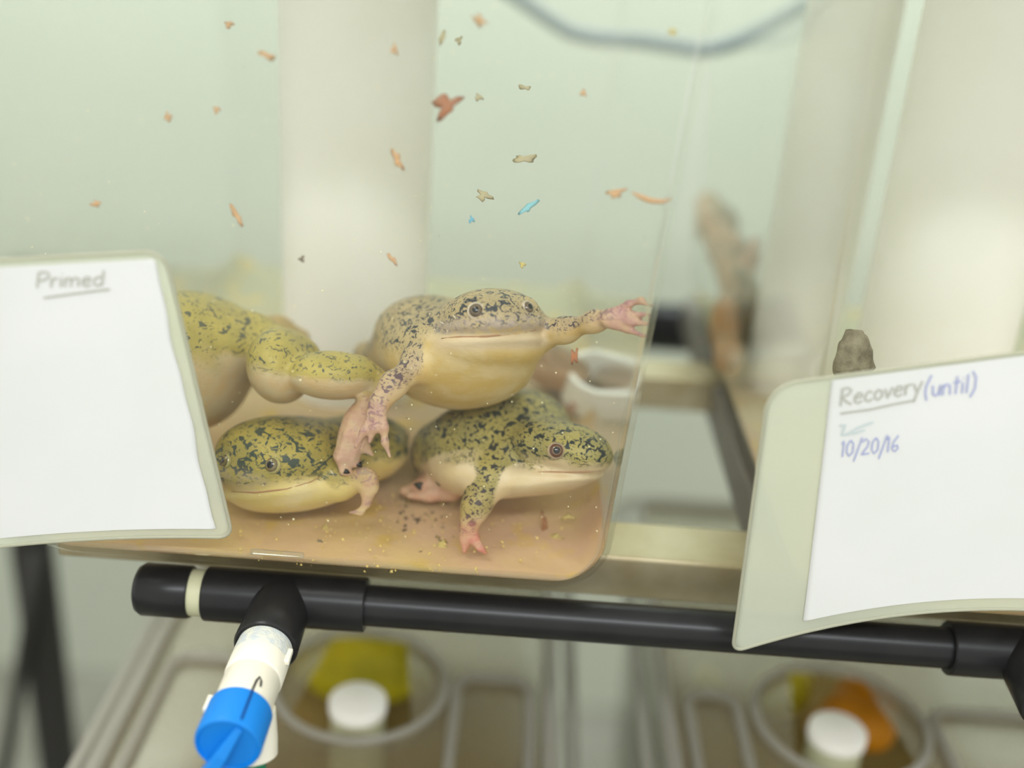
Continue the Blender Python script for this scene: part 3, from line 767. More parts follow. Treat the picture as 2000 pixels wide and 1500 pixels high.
write(sl2, '', 0, 0, 10, 0, 3.6, .0011, 'crossed_out_note', M['ink_pale'], r2, extra=([(1640, 832), (1652, 830), (1644, 850), (1660, 848)], [(1656, 848), (1675, 836), (1706, 825)], [(1664, 848), (1690, 840)]))
write(sl2, '10/20/16', 1641, 893, 31, -.10, 2.7, .0011, 'handwriting', M['ink'], r2, sq=1.02)

# ------------------------------------------------------------------ frogs (smoothly blended bodies on a grid)
class Frog:
    def __init__(s, h=.0008): s.p = []; s.h = h
    def R(s, r, z): return r * z / FPX
    def ell(s, u, v, z, rx, ry, rz, rot=0, yaw=0, k=.006, pink=0., db=0., lip=0., muz=0.):
        """rx, ry in pixels at that depth, rz in metres; rot turns in the picture plane, yaw about the up axis"""
        a = math.radians(rot); c, sn = math.cos(a), math.sin(a); y = math.radians(yaw); cy, sy = math.cos(y), math.sin(y)
        Rz = np.array([[c, -sn, 0], [sn, c, 0], [0, 0, 1.]]); Ry = np.array([[cy, 0, sy], [0, 1, 0], [-sy, 0, cy]])
        s.p.append(('e', CP(u, v, z), np.array([s.R(rx, z), s.R(ry, z), rz]), Rz @ Ry, k, pink, db, lip, muz)); return s
    def limb(s, pts, k=.004, pink=0., db=0., pink1=None):
        n = len(pts) - 1
        for i in range(n):
            (u0, v0, z0, r0), (u1, v1, z1, r1) = pts[i], pts[i + 1]
            pk = pink if pink1 is None else pink + (pink1 - pink) * (i + .5) / n
            s.p.append(('c', CP(u0, v0, z0), CP(u1, v1, z1), (s.R(r0, z0), s.R(r1, z1)), k, pk, db, 0., 0.)); 
        return s
    def sdf(s, pr, X):
        if pr[0] == 'e':
            q = (X - pr[1]) @ pr[3]; r = pr[2]
            k0 = np.sqrt(((q / r) ** 2).sum(-1)) + 1e-9; k1 = np.sqrt(((q / (r * r)) ** 2).sum(-1)) + 1e-9
            return k0 * (k0 - 1) / k1
        a, b, (r0, r1) = pr[1], pr[2], pr[3]
        ab = b - a; t = np.clip(((X - a) @ ab) / (ab @ ab + 1e-12), 0, 1)
        return np.sqrt((((X - a) - t[..., None] * ab) ** 2).sum(-1)) - (r0 + (r1 - r0) * t)
    def bounds(s, pr):
        if pr[0] == 'e':
            e = np.sqrt(((pr[3] * pr[2]) ** 2).sum(1)); return pr[1] - e, pr[1] + e
        r = max(pr[3]); return np.minimum(pr[1], pr[2]) - r, np.maximum(pr[1], pr[2]) + r
    def field(s):
        h = s.h
        B = [s.bounds(p) for p in s.p]
        lo = np.min([b[0] for b in B], 0) - 4 * h; hi = np.max([b[1] for b in B], 0) + 4 * h
        n = np.ceil((hi - lo) / h).astype(int) + 1
        F = np.full(n, .03, np.float32); s.lo = lo; s.n = n
        ax_ = [lo[i] + h * np.arange(n[i]) for i in range(3)]
        for pr, (b0, b1) in zip(s.p, B):
            k = pr[4]; mg = k + 3 * h
            i0 = np.maximum(np.floor((b0 - mg - lo) / h).astype(int), 0); i1 = np.minimum(np.ceil((b1 + mg - lo) / h).astype(int) + 1, n)
            sl = tuple(slice(a, b) for a, b in zip(i0, i1))
            G = np.stack(np.meshgrid(*[ax_[i][sl[i]] for i in range(3)], indexing='ij'), -1)
            d = s.sdf(pr, G).astype(np.float32); f = F[sl]
            hh = np.maximum(k - np.abs(f - d), 0) / k
            F[sl] = np.minimum(f, d) - hh * hh * k * .25
        s.F = F
    def surf(s, u, v, z0=.45, z1=1.2):
        """depth of the body's surface along the line through a pixel (None if it misses)"""
        zs = np.arange(z0, z1, .0004); X = np.stack([(u - 1000) / FPX * zs, -(v - 750) / FPX * zs, zs], -1)
        I = np.round((X - s.lo) / s.h).astype(int); ok = ((I >= 0) & (I < s.n)).all(1)
        I = np.clip(I, 0, s.n - 1); f = np.where(ok, s.F[I[:, 0], I[:, 1], I[:, 2]], 1.)
        w_ = np.nonzero(f < 0)[0]
        return zs[w_[0]] if len(w_) else None
    def polygonise(s):
        F = s.F; h = s.h; n = s.n
        ins = F < 0
        c = np.zeros(n - 1, np.int8)
        for dx in (0, 1):
            for dy in (0, 1):
                for dz in (0, 1): c += ins[dx:n[0] - 1 + dx, dy:n[1] - 1 + dy, dz:n[2] - 1 + dz]
        act = np.argwhere((c > 0) & (c < 8)); N = len(act)
        idx = np.full(n - 1, -1, np.int64); idx[tuple(act.T)] = np.arange(N)
        corners = [(x, y, z) for x in (0, 1) for y in (0, 1) for z in (0, 1)]
        val = {cc: F[act[:, 0] + cc[0], act[:, 1] + cc[1], act[:, 2] + cc[2]] for cc in corners}
        acc = np.zeros((N, 3)); cnt = np.zeros(N)
        for cc in corners:
            for a in range(3):
                if cc[a]: continue
                dd = list(cc); dd[a] = 1; dd = tuple(dd); va, vb_ = val[cc], val[dd]
                m = (va < 0) != (vb_ < 0); t_ = np.where(m, va / np.where(m, va - vb_, 1), 0)
                p = np.array(cc, float)[None].repeat(N, 0); p[:, a] += t_
                acc += np.where(m[:, None], p, 0); cnt += m
        V = s.lo + h * (act + acc / cnt[:, None])
        faces = []
        for a in range(3):
            b, d = (a + 1) % 3, (a + 2) % 3
            sl0 = [slice(1, n[i] - 1) for i in range(3)]; sl1_ = [slice(1, n[i] - 1) for i in range(3)]
            sl0[a] = slice(0, n[a] - 1); sl1_[a] = slice(1, n[a])
            i0 = ins[tuple(sl0)]; i1 = ins[tuple(sl1_)]
            E = np.argwhere(i0 != i1); base = E.copy()
            for q in range(3):
                if q != a: base[:, q] += 1
            fl = i0[tuple(E.T)]
            def cell(ob, od):
                x = base.copy(); x[:, b] += ob; x[:, d] += od; return idx[x[:, 0], x[:, 1], x[:, 2]]
            Q = np.stack([cell(-1, -1), cell(0, -1), cell(0, 0), cell(-1, 0)], 1)
            Q[~fl] = Q[~fl][:, ::-1]; faces.append(Q)
        return V, np.concatenate(faces)
    def build(s, name, mat, root, up=(0, 1, -.1), skin_bias=0.0):
        s.field(); V, Q = s.polygonise()
        # normals from the field
        I = np.clip(np.round((V - s.lo) / s.h).astype(int), 1, s.n - 2); F = s.F
        nrm = np.stack([F[I[:, 0] + 1, I[:, 1], I[:, 2]] - F[I[:, 0] - 1, I[:, 1], I[:, 2]],
                        F[I[:, 0], I[:, 1] + 1, I[:, 2]] - F[I[:, 0], I[:, 1] - 1, I[:, 2]],
                        F[I[:, 0], I[:, 1], I[:, 2] + 1] - F[I[:, 0], I[:, 1], I[:, 2] - 1]], 1)
        nrm /= np.linalg.norm(nrm, axis=1, keepdims=True) + 1e-9
        W = np.zeros(len(V)); pk = np.zeros(len(V)); db = np.zeros(len(V)); lp = np.zeros(len(V)); mz = np.zeros(len(V))
        for pr in s.p:
            w_ = np.exp(-np.abs(s.sdf(pr, V)) / .0012) + 1e-9
            W += w_; pk += w_ * pr[5]; db += w_ * pr[6]; lp += w_ * pr[7]; mz += w_ * pr[8]
        pk /= W; db /= W; lp /= W; mz /= W
        upv = np.array(up, float); upv /= np.linalg.norm(upv)
        dors = np.clip(.5 + .62 * (nrm @ upv) + db + skin_bias, 0, 1)
        # V in camera frame; nearer the head the same
        Wd = c2w(V); org = np.array(root.location)
        me = bpy.data.meshes.new(name)
        me.vertices.add(len(V)); me.vertices.foreach_set('co', (Wd - org).astype(np.float32).ravel())
        nf = len(Q); me.loops.add(nf * 4); me.loops.foreach_set('vertex_index', Q.astype(np.int32).ravel())
        me.polygons.add(nf); me.polygons.foreach_set('loop_start', np.arange(0, nf * 4, 4, dtype=np.int32)); me.polygons.foreach_set('loop_total', np.full(nf, 4, np.int32))
        me.polygons.foreach_set('use_smooth', np.ones(nf, bool)); me.update(calc_edges=True); me.validate()
        at = me.attributes.new('skin', 'FLOAT_COLOR', 'POINT')
        colr = np.stack([dors, np.clip(pk, 0, 1), np.clip(lp, 0, 1), np.clip(mz, 0, 1)], 1).astype(np.float32)
        at.data.foreach_set('color', colr.ravel())
        me.materials.append(mat)
        o = bpy.data.objects.new(name, me); C.objects.link(o); o.parent = root
        sm = o.modifiers.new('smooth', 'SMOOTH'); sm.iterations = 2; sm.factor = .5
        return o
    def eye(s, u, v, r, gaze, mat, root, out=.55, lid='lidskin'):
        z = s.surf(u, v)
        if z is None: return
        rr = s.R(r, z); g = np.array(gaze, float); g /= np.linalg.norm(g)
        c = CP(u, v, z) - g * rr * (1 - out)
        gw = Vector(CM @ g); loc = Vector(c2w(c))
        bm = bmesh.new(); bmesh.ops.create_uvsphere(bm, u_segments=32, v_segments=24, radius=rr)
        for f in bm.faces: f.smooth = True
        me = bpy.data.meshes.new('eye'); bm.to_mesh(me); bm.free(); me.materials.append(mat)
        o = bpy.data.objects.new('eye', me); C.objects.link(o); o.parent = root; o.location = loc - Vector(root.location)
        o.rotation_euler = gw.to_track_quat('Z', 'Y').to_euler()
        if lid:
            mb = MB(); n = 32; R0 = rr * .93
            mb.tube([(R0 * math.cos(2 * math.pi * k / n), R0 * math.sin(2 * math.pi * k / n), rr * (.33 + .05 * math.sin(2 * math.pi * k / n))) for k in range(n)], rr * (.15 if lid == 'lidskin' else .11), 10, closed=True)
            l = mesh_obj('eyelid', mb.v, mb.f, M[lid]); l.parent = o
        return o
    def crease(s, path, r, mat, root, name='mouth_line', dz=.0001):
        pts = []
        for i in range(len(path) - 1):
            (u0, v0), (u1, v1) = path[i], path[i + 1]; L = max(2, int(math.hypot(u1 - u0, v1 - v0) / 6))
            for k in range(L):
                u, v = u0 + (u1 - u0) * k / L, v0 + (v1 - v0) * k / L; z = s.surf(u, v)
                if z is not None: pts.append((u, v, z))
        if len(pts) < 4: return
        z = np.array([p[2] for p in pts]); zz = np.convolve(np.pad(z, 2, mode='edge'), np.ones(5) / 5, 'valid')
        W = [Vector(c2w(CP(p[0], p[1], q + dz))) for p, q in zip(pts, zz)]
        n = len(W); rad = [r * min(1, .35 + 3 * min(i, n - 1 - i) / n) for i in range(n)]
        return MB().tube(W, rad, 8).build(name, mat, root)
    def dashes(s, items, root, mat, r=.00028, name='lateral_line_marks'):
        mb = MB()
        for (u0, v0, u1, v1) in items:
            za, zb = s.surf(u0, v0), s.surf(u1, v1)
            if za is None or zb is None: continue
            mb.tube([Vector(c2w(CP(u0, v0, za))), Vector(c2w(CP((u0 + u1) / 2, (v0 + v1) / 2, (za + zb) / 2 - .0001))), Vector(c2w(CP(u1, v1, zb)))], [r * .5, r, r * .5], 6)
        if mb.v: tag(mb.build(name, mat, root), 'pale stitch-like marks', kind='stuff')
def claw(root, p0, p1, r):
    a, b = Vector(c2w(CP(*p0))), Vector(c2w(CP(*p1)))
    return MB().tube([a, a.lerp(b, .5), b], [r, r * .8, r * .15], 8).build('claw', M['claw'], root)
def frog_root(label, u, v, z, group='mottled frogs in the front tank'):
    return empty('frog', Vector(c2w(CP(u, v, z))), label, 'frog', group)
M['pale_marks'] = plain('pale_marks', lin(232, 224, 204), .5, .3)

# --- frog facing the camera, swimming above the others
rc = frog_root('tan frog facing the camera with both arms spread, swimming on top', 900, 790, .60)
fc = Frog(.0007)
fc.ell(880, 690, .618, 140, 100, .060, k=.012, db=-.12)
fc.ell(825, 648, .640, 88, 66, .046, k=.015, db=.12)
fc.ell(800, 690, .665, 78, 62, .038, k=.012)
fc.ell(918, 706, .592, 128, 86, .046, k=.014, db=-.38)
fc.ell(963, 622, .570, 98, 58, .040, k=.010, db=.42)
fc.ell(963, 640, .556, 96, 25, .027, rot=3, k=.006, db=.34, muz=.9)
fc.ell(956, 667, .560, 104, 21, .027, rot=3, k=.0035, db=-.9, lip=.7)
fc.ell(948, 690, .570, 108, 40, .032, k=.008, db=-.9)
fc.ell(930, 606, .541, 23, 21, .005, k=.004, db=.3)
fc.ell(1029, 602, .552, 20, 19, .005, k=.004, db=.3)
fc.limb([(800, 705, .665, 42), (735, 700, .672, 30), (712, 690, .675, 22)], k=.006)
fc.limb([(868, 688, .574, 30), (815, 714, .560, 25), (768, 752, .549, 22), (742, 786, .545, 19)], k=.007, db=.06, pink1=.35)
fc.limb([(742, 786, .545, 18), (731, 808, .543, 15)], k=.004, pink=.6)
fc.limb([(730, 806, .542, 9), (711, 842, .541, 7.5), (694, 873, .541, 4)], k=.0022, pink=.7)
fc.limb([(728, 812, .544, 9), (716, 848, .545, 7), (706, 876, .546, 4)], k=.002, pink=.75)
fc.limb([(738, 808, .541, 9), (731, 838, .540, 7), (722, 862, .541, 4)], k=.002, pink=.8)
fc.limb([(744, 796, .542, 10), (750, 836, .540, 8), (752, 864, .540, 6), (762, 893, .541, 3.2)], k=.0025, pink=.7)
fc.limb([(1046, 655, .572, 32), (1105, 645, .556, 21), (1162, 628, .541, 17), (1190, 621, .533, 17)], k=.007, db=.08, pink1=.3)
fc.limb([(1190, 614, .533, 9), (1228, 594, .528, 6.5), (1252, 587, .524, 6), (1262, 595, .522, 4)], k=.0022, pink=.85)
fc.limb([(1192, 620, .533, 9), (1230, 616, .527, 7), (1260, 614, .522, 4.5)], k=.0022, pink=.9)
fc.limb([(1192, 625, .533, 10), (1230, 629, .527, 8), (1258, 632, .522, 5)], k=.0022, pink=.95)
fc.limb([(1190, 630, .534, 9), (1225, 643, .529, 6.5), (1256, 656, .523, 4)], k=.0022, pink=.9)
fc.ell(1216, 623, .5305, 40, 18, .0018, rot=4, k=.003, pink=.9)
fc.build('body', M['skinC'], rc, up=(-.05, 1, -.05))
fc.eye(930, 607, 17, (-.12, .22, -1), M['eyeC'], rc, .62)
fc.eye(1031, 601, 14.5, (.62, .30, -.72), M['eyeC'], rc, .62)
fc.crease([(862, 661), (900, 658), (950, 657), (1000, 652), (1040, 646), (1056, 642)], .0006, M['mouth'], rc)
fc.dashes([(900, 636, 905, 646), (922, 636, 932, 648), (1044, 628, 1047, 640), (872, 640, 876, 652), (858, 628, 866, 632), (1050, 615, 1054, 622), (848, 640, 852, 648), (885, 615, 890, 622)], rc, M['pale_marks'])

# --- frog at the upper left, half behind the Primed sleeve, hind leg stretched to the right
ra = frog_root('yellow-olive frog behind the Primed sleeve with its hind leg stretched right', 420, 820, .61)
fa = Frog(.0008)
fa.ell(368, 715, .615, 118, 128, .062, k=.012, db=-.14)
fa.ell(400, 640, .635, 100, 62, .05, rot=-18, k=.014, db=.2)
fa.ell(475, 675, .625, 80, 50, .04, rot=-30, k=.012, db=.2)
fa.ell(548, 715, .590, 62, 74, .030, rot=8, k=.0035, db=.08)
fa.limb([(500, 660, .62, 45), (590, 700, .60, 34)], k=.010, db=.1)
fa.ell(650, 733, .577, 92, 48, .024, rot=-3, k=.0035, db=.12)
fa.limb([(700, 735, .577, 36), (738, 752, .578, 26), (722, 790, .576, 20)], k=.004, db=.1, pink1=.4)
fa.limb([(722, 790, .576, 20), (700, 820, .573, 22)], k=.004, pink=.8)
fa.ell(688, 852, .572, 28, 62, .007, rot=-12, k=.004, pink=.8)
for (x0, x1) in ((676, 662), (690, 676), (702, 690)):
    fa.limb([(x0 + 14, 812, .5685, 6), (x0, 850, .5655, 5.5), (x1, 896, .568, 4.5)], k=.0016, pink=.95)
fa.limb([(712, 782, .570, 13), (706, 800, .570, 9)], k=.003, pink=.7)
fa.limb([(684, 850, .571, 14), (664, 890, .571, 10), (672, 920, .572, 7), (690, 926, .573, 5)], k=.003, pink=.85)
fa.limb([(700, 850, .571, 14), (712, 872, .570, 9), (727, 888, .570, 4)], k=.003, pink=.8)
fa.limb([(690, 860, .571, 13), (690, 900, .572, 8), (703, 908, .572, 4)], k=.003, pink=.8)
fa.limb([(480, 645, .655, 34), (545, 648, .665, 28), (585, 664, .668, 17), (592, 674, .668, 12)], k=.006, db=-.1, pink=.35)
fa.build('body', M['skinA'], ra, up=(.1, 1, -.05))
claw(ra, (700, 905, .571), (707, 912, .571), .0018); claw(ra, (672, 919, .570), (684, 924, .571), .0016)

# --- frog at the lower left
rb_ = frog_root('olive frog at the lower left resting under the stretched hind leg', 570, 1000, .60)
fb = Frog(.0008)
fb.ell(556, 890, .600, 132, 78, .040, rot=-4, k=.012, db=.30)
fb.ell(640, 885, .632, 130, 66, .036, k=.012, db=.2)
fb.ell(515, 928, .592, 92, 36, .030, rot=-4, k=.008, db=.38, muz=.4)
fb.ell(556, 952, .593, 118, 34, .028, rot=6, k=.003, db=-.7, lip=.1)
fb.ell(580, 962, .598, 112, 36, .026, rot=6, k=.006, db=-.8)
fb.ell(532, 908, .572, 24, 22, .005, k=.005, db=.2)
fb.ell(439, 900, .580, 20, 20, .005, k=.005, db=.2)
fb.limb([(610, 940, .590, 34), (665, 945, .580, 26), (712, 938, .574, 20)], k=.007, db=-.05, pink1=.2)
fb.limb([(708, 932, .574, 20), (722, 948, .571, 14), (720, 968, .571, 10)], k=.004, pink=.75)
fb.limb([(716, 962, .572, 11), (716, 984, .571, 7), (704, 1000, .571, 6), (684, 1001, .571, 3.2)], k=.0025, pink=.8)
fb.limb([(712, 925, .572, 9), (726, 930, .570, 8), (731, 955, .570, 6)], k=.0025, pink=.7)
fb.limb([(712, 935, .573, 9), (722, 925, .571, 7), (716, 918, .571, 4)], k=.002, pink=.7)
fb.ell(738, 888, .626, 60, 44, .022, rot=12, k=.010, db=.05)
fb.ell(725, 848, .650, 74, 38, .028, rot=-8, k=.010, db=.1)
fb.build('body', M['skinB'], rb_, up=(.05, 1, -.1))
fb.eye(531, 908, 17, (-.22, .12, -1), M['eyeB'], rb_, .60, 'lidB')
fb.eye(441, 900, 15, (-.7, .15, -.7), M['eyeB'], rb_, .60, 'lidB')
fb.crease([(452, 960), (500, 962), (560, 955), (605, 942), (632, 928)], .0005, M['mouth'], rb_)
fb.dashes([(668, 890, 674, 900), (660, 905, 668, 914), (645, 918, 652, 928), (676, 872, 682, 882)], rb_, M['pale_marks'])

# --- frog at the lower right, in profile
rd = frog_root('dark olive frog in profile with its snout in the tank corner', 980, 975, .60)
fd = Frog(.0008)
fd.ell(955, 864, .631, 135, 86, .044, rot=8, k=.012, db=.12)
fd.ell(1035, 824, .634, 80, 60, .034, rot=-14, k=.012, db=.2)
fd.ell(1085, 872, .594, 96, 54, .030, rot=-9, k=.010, db=.30)
fd.ell(1141, 886, .582, 56, 40, .020, rot=-10, k=.008, db=.32)
fd.ell(1084, 930, .590, 95, 17, .022, rot=2, k=.003, db=-.8, lip=.25)
fd.ell(1030, 930, .600, 120, 38, .030, rot=3, k=.007, db=-.75)
fd.ell(935, 915, .610, 92, 52, .036, k=.010, db=-.5)
fd.ell(1086, 880, .567, 25, 23, .005, k=.004, db=.2)
fd.limb([(990, 895, .590, 34), (958, 940, .580, 29), (930, 988, .577, 25), (915, 1026, .576, 18)], k=.006, db=.22, pink1=.15)
fd.limb([(915, 1026, .576, 17), (908, 1050, .575, 10), (906, 1076, .575, 4)], k=.0025, pink=.75)
fd.limb([(917, 1030, .575, 14), (928, 1056, .574, 8), (938, 1070, .574, 6), (950, 1081, .575, 3)], k=.0025, pink=1.)
fd.limb([(913, 1032, .577, 11), (913, 1056, .577, 6), (909, 1078, .577, 3)], k=.0025, pink=.85)
fd.limb([(921, 1030, .578, 11), (930, 1050, .579, 6), (936, 1068, .580, 3)], k=.0025, pink=.6)
fd.ell(842, 888, .646, 40, 54, .024, k=.010, pink=.15, db=.35)
fd.limb([(880, 945, .626, 24), (830, 952, .622, 16), (790, 958, .622, 10)], k=.006, pink=.6, db=-.4)
fd.limb([(880, 960, .62, 20), (840, 968, .618, 10), (800, 968, .618, 6)], k=.004, pink=.6, db=-.4)
fd.build('body', M['skinD'], rd, up=(-.05, 1, -.12))
fd.eye(1086, 880, 17, (.12, .12, -1), M['eyeD'], rd, .6, 'lidD')
fd.crease([(1050, 922), (1090, 922), (1140, 922), (1165, 920), (1180, 918)], .0005, M['mouth'], rd)
claw(rd, (862, 943, .602), (850, 938, .602), .0022); claw(rd, (824, 950, .604), (808, 945, .604), .0024)

# --- brown frog far behind in the same tank
re_ = frog_root('blurred brown frog far behind, right of the frog facing the camera', 1100, 760, .76)
fe = Frog(.0012)
fe.ell(1088, 722, .755, 66, 40, .035, rot=-10, k=.01)
fe.ell(1065, 700, .748, 42, 28, .025, k=.01)
fe.limb([(1104, 740, .74, 22), (1138, 775, .73, 14), (1112, 800, .725, 9)], k=.006, pink=.4)
fe.build('body', M['skinE'], re_)
fe.eye(1055, 688, 9, (-.1, .4, -1), M['eyeD'], re_, .6, lid=False)

# --- frog in the other tank
rf = frog_root('blurred brown frog in the gap left of the narrower white pipe', 1430, 735, .80, 'frogs in the Recovery tank')
ff = Frog(.0012)
ff.ell(1448, 612, .845, 42, 92, .026, rot=4, k=.01, db=.3)
ff.ell(1416, 650, .822, 27, 72, .018, rot=4, k=.01, db=-.6)
ff.ell(1426, 696, .795, 32, 44, .018, k=.01, db=-.3)
ff.limb([(1440, 560, .87, 34), (1414, 490, .915, 28), (1402, 440, .955, 36), (1384, 398, .975, 24)], k=.01, db=.1)
ff.limb([(1452, 545, .87, 20), (1466, 505, .875, 16), (1476, 470, .88, 9)], k=.006, pink=.6)
ff.limb([(1424, 520, .89, 16), (1444, 480, .90, 12), (1416, 440, .92, 10)], k=.006, pink=.2)
ff.build('body', M['skinF'], rf, up=(1, .2, .1))
ff.eye(1432, 715, 8, (-.3, -.1, -1), M['eyeD'], rf, .6, lid=False)

# ------------------------------------------------------------------ flakes adrift in the water
FM = {}
def fmat(k, col):
    FM[k] = plain('flake_' + k, col, .8, .1, col2=tuple(min(1, x * .8 + .08) for x in col[:3]) + (1,), nscale=300)
fmat('orange', lin(206, 162, 116)); fmat('rust', lin(170, 112, 76)); fmat('tan', lin(182, 170, 132)); fmat('blue', lin(112, 178, 200)); fmat('cyan', lin(140, 196, 202)); fmat('dark', lin(120, 106, 84)); fmat('yellow', lin(206, 186, 110)); fmat('brown', lin(160, 104, 58))
def flake(u, v, z, w_, h_, rot, mk, label, lobes=3, seed=0):
    """crumpled fragment with an uneven outline and real thickness"""
    rg = random.Random(seed + int(u * 7 + v)); n = 18; rad = []
    ph = [rg.uniform(0, 6.28) for _ in range(4)]
    c = c2w(CP(u, v, z)); sc = z / FPX; a = math.radians(rot)
    ring = []
    for k in range(n):
        t = 2 * math.pi * k / n
        r = .62 + .22 * math.sin(lobes * t + ph[0]) + .16 * math.sin((lobes + 2) * t + ph[1]) + .10 * rg.uniform(-1, 1)
        x, y = r * math.cos(t) * w_, r * math.sin(t) * h_
        zz = .35 * min(w_, h_) * math.sin(2 * t + ph[2]) * r
        ring.append((x * math.cos(a) - y * math.sin(a), x * math.sin(a) + y * math.cos(a), zz))
    def wp(q): return Vector(c + (RT * q[0] + UP * q[1] + FW * q[2]) * sc)
    th = min(w_, h_) * .16
    vs_ = [wp((0, 0, -th))] + [wp((x * .55, y * .55, zz * .3 - th)) for x, y, zz in ring] + [wp((x, y, zz)) for x, y, zz in ring] + [wp((x * .55, y * .55, zz * .3 + th)) for x, y, zz in ring] + [wp((0, 0, th))]
    fs = []
    for k in range(n):
        l = (k + 1) % n
        fs += [(0, 1 + l, 1 + k), (1 + k, 1 + l, 1 + n + l, 1 + n + k), (1 + n + k, 1 + n + l, 1 + 2 * n + l, 1 + 2 * n + k), (1 + 2 * n + k, 1 + 2 * n + l, 1 + 3 * n)]
    o = MB().add(vs_, fs).build('food_flake', FM[mk]); return tag(o, label, 'flake', 'flakes adrift in the front tank')
def wz(u, v, inset):
    d = ray(u, v); z = (0 - CAM[1]) / d[1]
    for _ in range(4):
        hh = CAM[2] + d[2] * z; z = (YF - TAPER * hh - CAM[1]) / d[1]
    return z + inset
for a in [
 (871, 206, .03, 32, 24, 42, 'rust', 'largest rust-red flake drifting right of the wide white pipe', 3),
 (520, 108, .03, 20, 8, -12, 'orange', 'thin orange flake left of the wide white pipe near the top', 2),
 (447, 48, .06, 10, 9, 0, 'orange', 'faint round orange flake highest at the left', 3),
 (328, 229, .03, 9, 12, 20, 'orange', 'pale orange flake above the Primed sleeve', 4),
 (423, 215, .03, 7, 9, 0, 'orange', 'small orange flake midway between the Primed sleeve and the top', 3),
 (188, 398, .02, 13, 7, -15, 'orange', 'flat orange flake just above the word Primed', 2),
 (462, 421, .025, 9, 22, 35, 'orange', 'slanting orange flake upper right of the Primed sleeve', 2),
 (770, 97, .04, 8, 11, 0, 'orange', 'small orange flake before the upper part of the wide white pipe', 3),
 (776, 312, .03, 11, 20, 25, 'orange', 'oblong orange flake before the middle of the wide white pipe', 2),
 (766, 506, .025, 7, 14, 40, 'orange', 'curled orange flake low before the wide white pipe', 2),
 (937, 40, .03, 17, 11, -30, 'orange', 'star-shaped orange flake at the top right of the wide white pipe', 4),
 (864, 73, .05, 8, 14, -35, 'tan', 'slanting tan flake right of the wide white pipe near the top', 2),
 (896, 79, .07, 8, 9, 0, 'tan', 'faint tan speck beside the slanting tan flake', 3),
 (935, 190, .06, 9, 8, 0, 'tan', 'tan crumb right of the largest rust-red flake', 3),
 (1025, 310, .08, 24, 11, 0, 'tan', 'long blurred tan flake above the frog facing the camera', 2),
 (944, 382, .07, 17, 12, -20, 'tan', 'blurred tan flake lower left of the long blurred one', 3),
 (1025, 171, .08, 13, 7, 0, 'tan', 'faint tan flake high above the frog facing the camera', 2),
 (1139, 182, .04, 7, 8, 0, 'orange', 'small orange crumb high toward the right side of the front tank', 3),
 (1203, 377, .02, 20, 11, 10, 'orange', 'orange flake next to the long arched strand', 3),
 (921, 429, .05, 7, 8, 0, 'blue', 'small bright blue dot above the frog facing the camera', 3),
 (1032, 405, .06, 21, 10, 40, 'cyan', 'curved pale blue shred above the frog facing the camera', 2),
 (1122, 696, .025, 10, 18, -8, 'rust', 'jagged rust-brown flake under the outstretched arm', 4),
 (1313, 62, .02, 12, 7, 0, 'yellow', 'pale yellow flake in the upper right corner of the front tank', 2),
 (590, 506, .02, 6, 8, 0, 'dark', 'dark crumb low before the left side of the white pipe', 3),
 (1020, 517, .05, 7, 7, 0, 'yellow', 'pale yellow crumb just above the frog facing the camera', 3),
]:
    u, v, ins, w_, h_, rot, mk, lab, lob = a
    flake(u, v, wz(u, v, ins), w_ * 1.3, h_ * 1.3, rot, mk, lab, lob)
# arched strand touching the right side
pts = [P(u, v, z=wz(u, v, .012)) for u, v in ((1235, 376), (1250, 384), (1270, 392), (1295, 394), (1312, 388))]
tag(MB().tube(pts, [.0004, .0011, .0012, .0010, .0004], 8).build('food_strand', FM['orange']), 'long arched orange strand near the right side of the front tank', 'flake', 'flakes adrift in the front tank')
# things on the bottom
def floor_z(u, v, Z=.0055): return (Z - CAM[2]) / ray(u, v)[2]
for (u, v, w_, h_, mk, lab) in (
 (863, 1066, 17, 16, 'yellow', 'round yellow pellet on the bottom left of the dangling red fingers'),
 (1062, 1022, 9, 34, 'brown', 'upright brown dropping on the bottom below the frog in profile'),
 (1085, 1050, 22, 10, 'yellow', 'yellow smear beside the brown dropping on the bottom'),
 (1110, 1010, 20, 8, 'yellow', 'yellow flake on the bottom near the right corner of the front tank'),
 (636, 1030, 11, 9, 'yellow', 'square yellow flake on the bottom under the lower left frog'),
 (625, 1058, 8, 8, 'dark', 'dark crumb on the bottom under the lower left frog')):
    z = min(floor_z(u, v) - .003, wz(u, v, .06)); z = max(z, wz(u, v, .006))
    flake(u, v, z, w_, h_, 0, mk, lab, 3, 5)
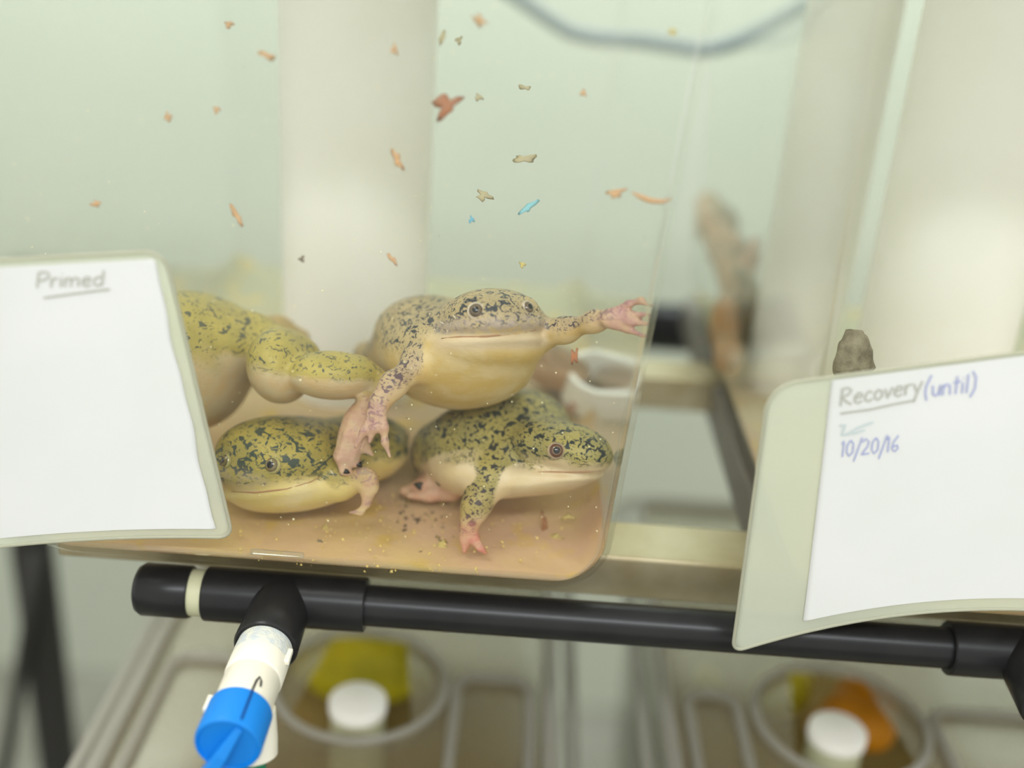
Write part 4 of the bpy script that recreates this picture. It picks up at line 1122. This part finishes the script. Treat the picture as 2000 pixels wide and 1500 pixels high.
# uncountable specks
def specks(name, n, pick, sizes, mat, label):
    vs_ = []; fs = []
    for _ in range(n):
        p = pick(); r = sizes()
        b = len(vs_); q = [Vector((random.uniform(-1, 1), random.uniform(-1, 1), random.uniform(-1, 1))).normalized() for _ in range(1)][0]
        t1_ = q.orthogonal().normalized(); t2_ = q.cross(t1_)
        for d in (q, t1_, t2_, -q, -t1_, -t2_): vs_.append(p + d * r * random.uniform(.6, 1.4))
        for f in ((0, 1, 2), (0, 2, 4), (0, 4, 5), (0, 5, 1), (3, 2, 1), (3, 4, 2), (3, 5, 4), (3, 1, 5)): fs.append(tuple(b + i for i in f))
    o = MB().add(vs_, fs).build(name, mat, smooth=False); return tag(o, label, 'particles', kind='stuff')
def pick_w():
    u = random.uniform(20, 1300); v = random.betavariate(1.3, 1.0) * 1050
    while (u > 1385 - .19 * v): u = random.uniform(20, 1300)
    return P(u, v, z=wz(u, v, .0045 + .05 * random.random() ** 2))
specks('drifting_specks', 420, pick_w, lambda: random.choice((.0002, .00025, .0003, .0004, .0005)), plain('speck_pale', lin(236, 228, 190), .8, .1), 'fine pale specks drifting all through the front tank')
specks('dark_specks', 70, pick_w, lambda: random.choice((.00015, .0002, .0003)), plain('speck_dark', lin(96, 90, 76), .8, .1), 'fine dark specks drifting all through the front tank')
def pick_f():
    u = min(max(random.gauss(800, 170), 470), 1170); v = random.uniform(960, 1118)
    z = min(floor_z(u, v, .006), .66); z = max(wz(u, v, .004), z - random.random() * .02)
    return P(u, v, z=z)
specks('bottom_crumbs', 260, pick_f, lambda: random.choice((.0003, .0004, .0006, .0009)), plain('crumb_yellow', lin(214, 190, 118), .8, .1), 'yellow crumbs scattered over the sediment below the frogs')
def pick_d():
    u = random.gauss(822, 24); v = random.gauss(1010, 30); z = floor_z(u, v, .006)
    return P(u, v, z=min(z, .64))
specks('dark_waste', 150, pick_d, lambda: random.choice((.0006, .001, .0016)), plain('waste_dark', lin(88, 74, 58), .8, .1), 'dark waste heaped on the bottom below the frogs')
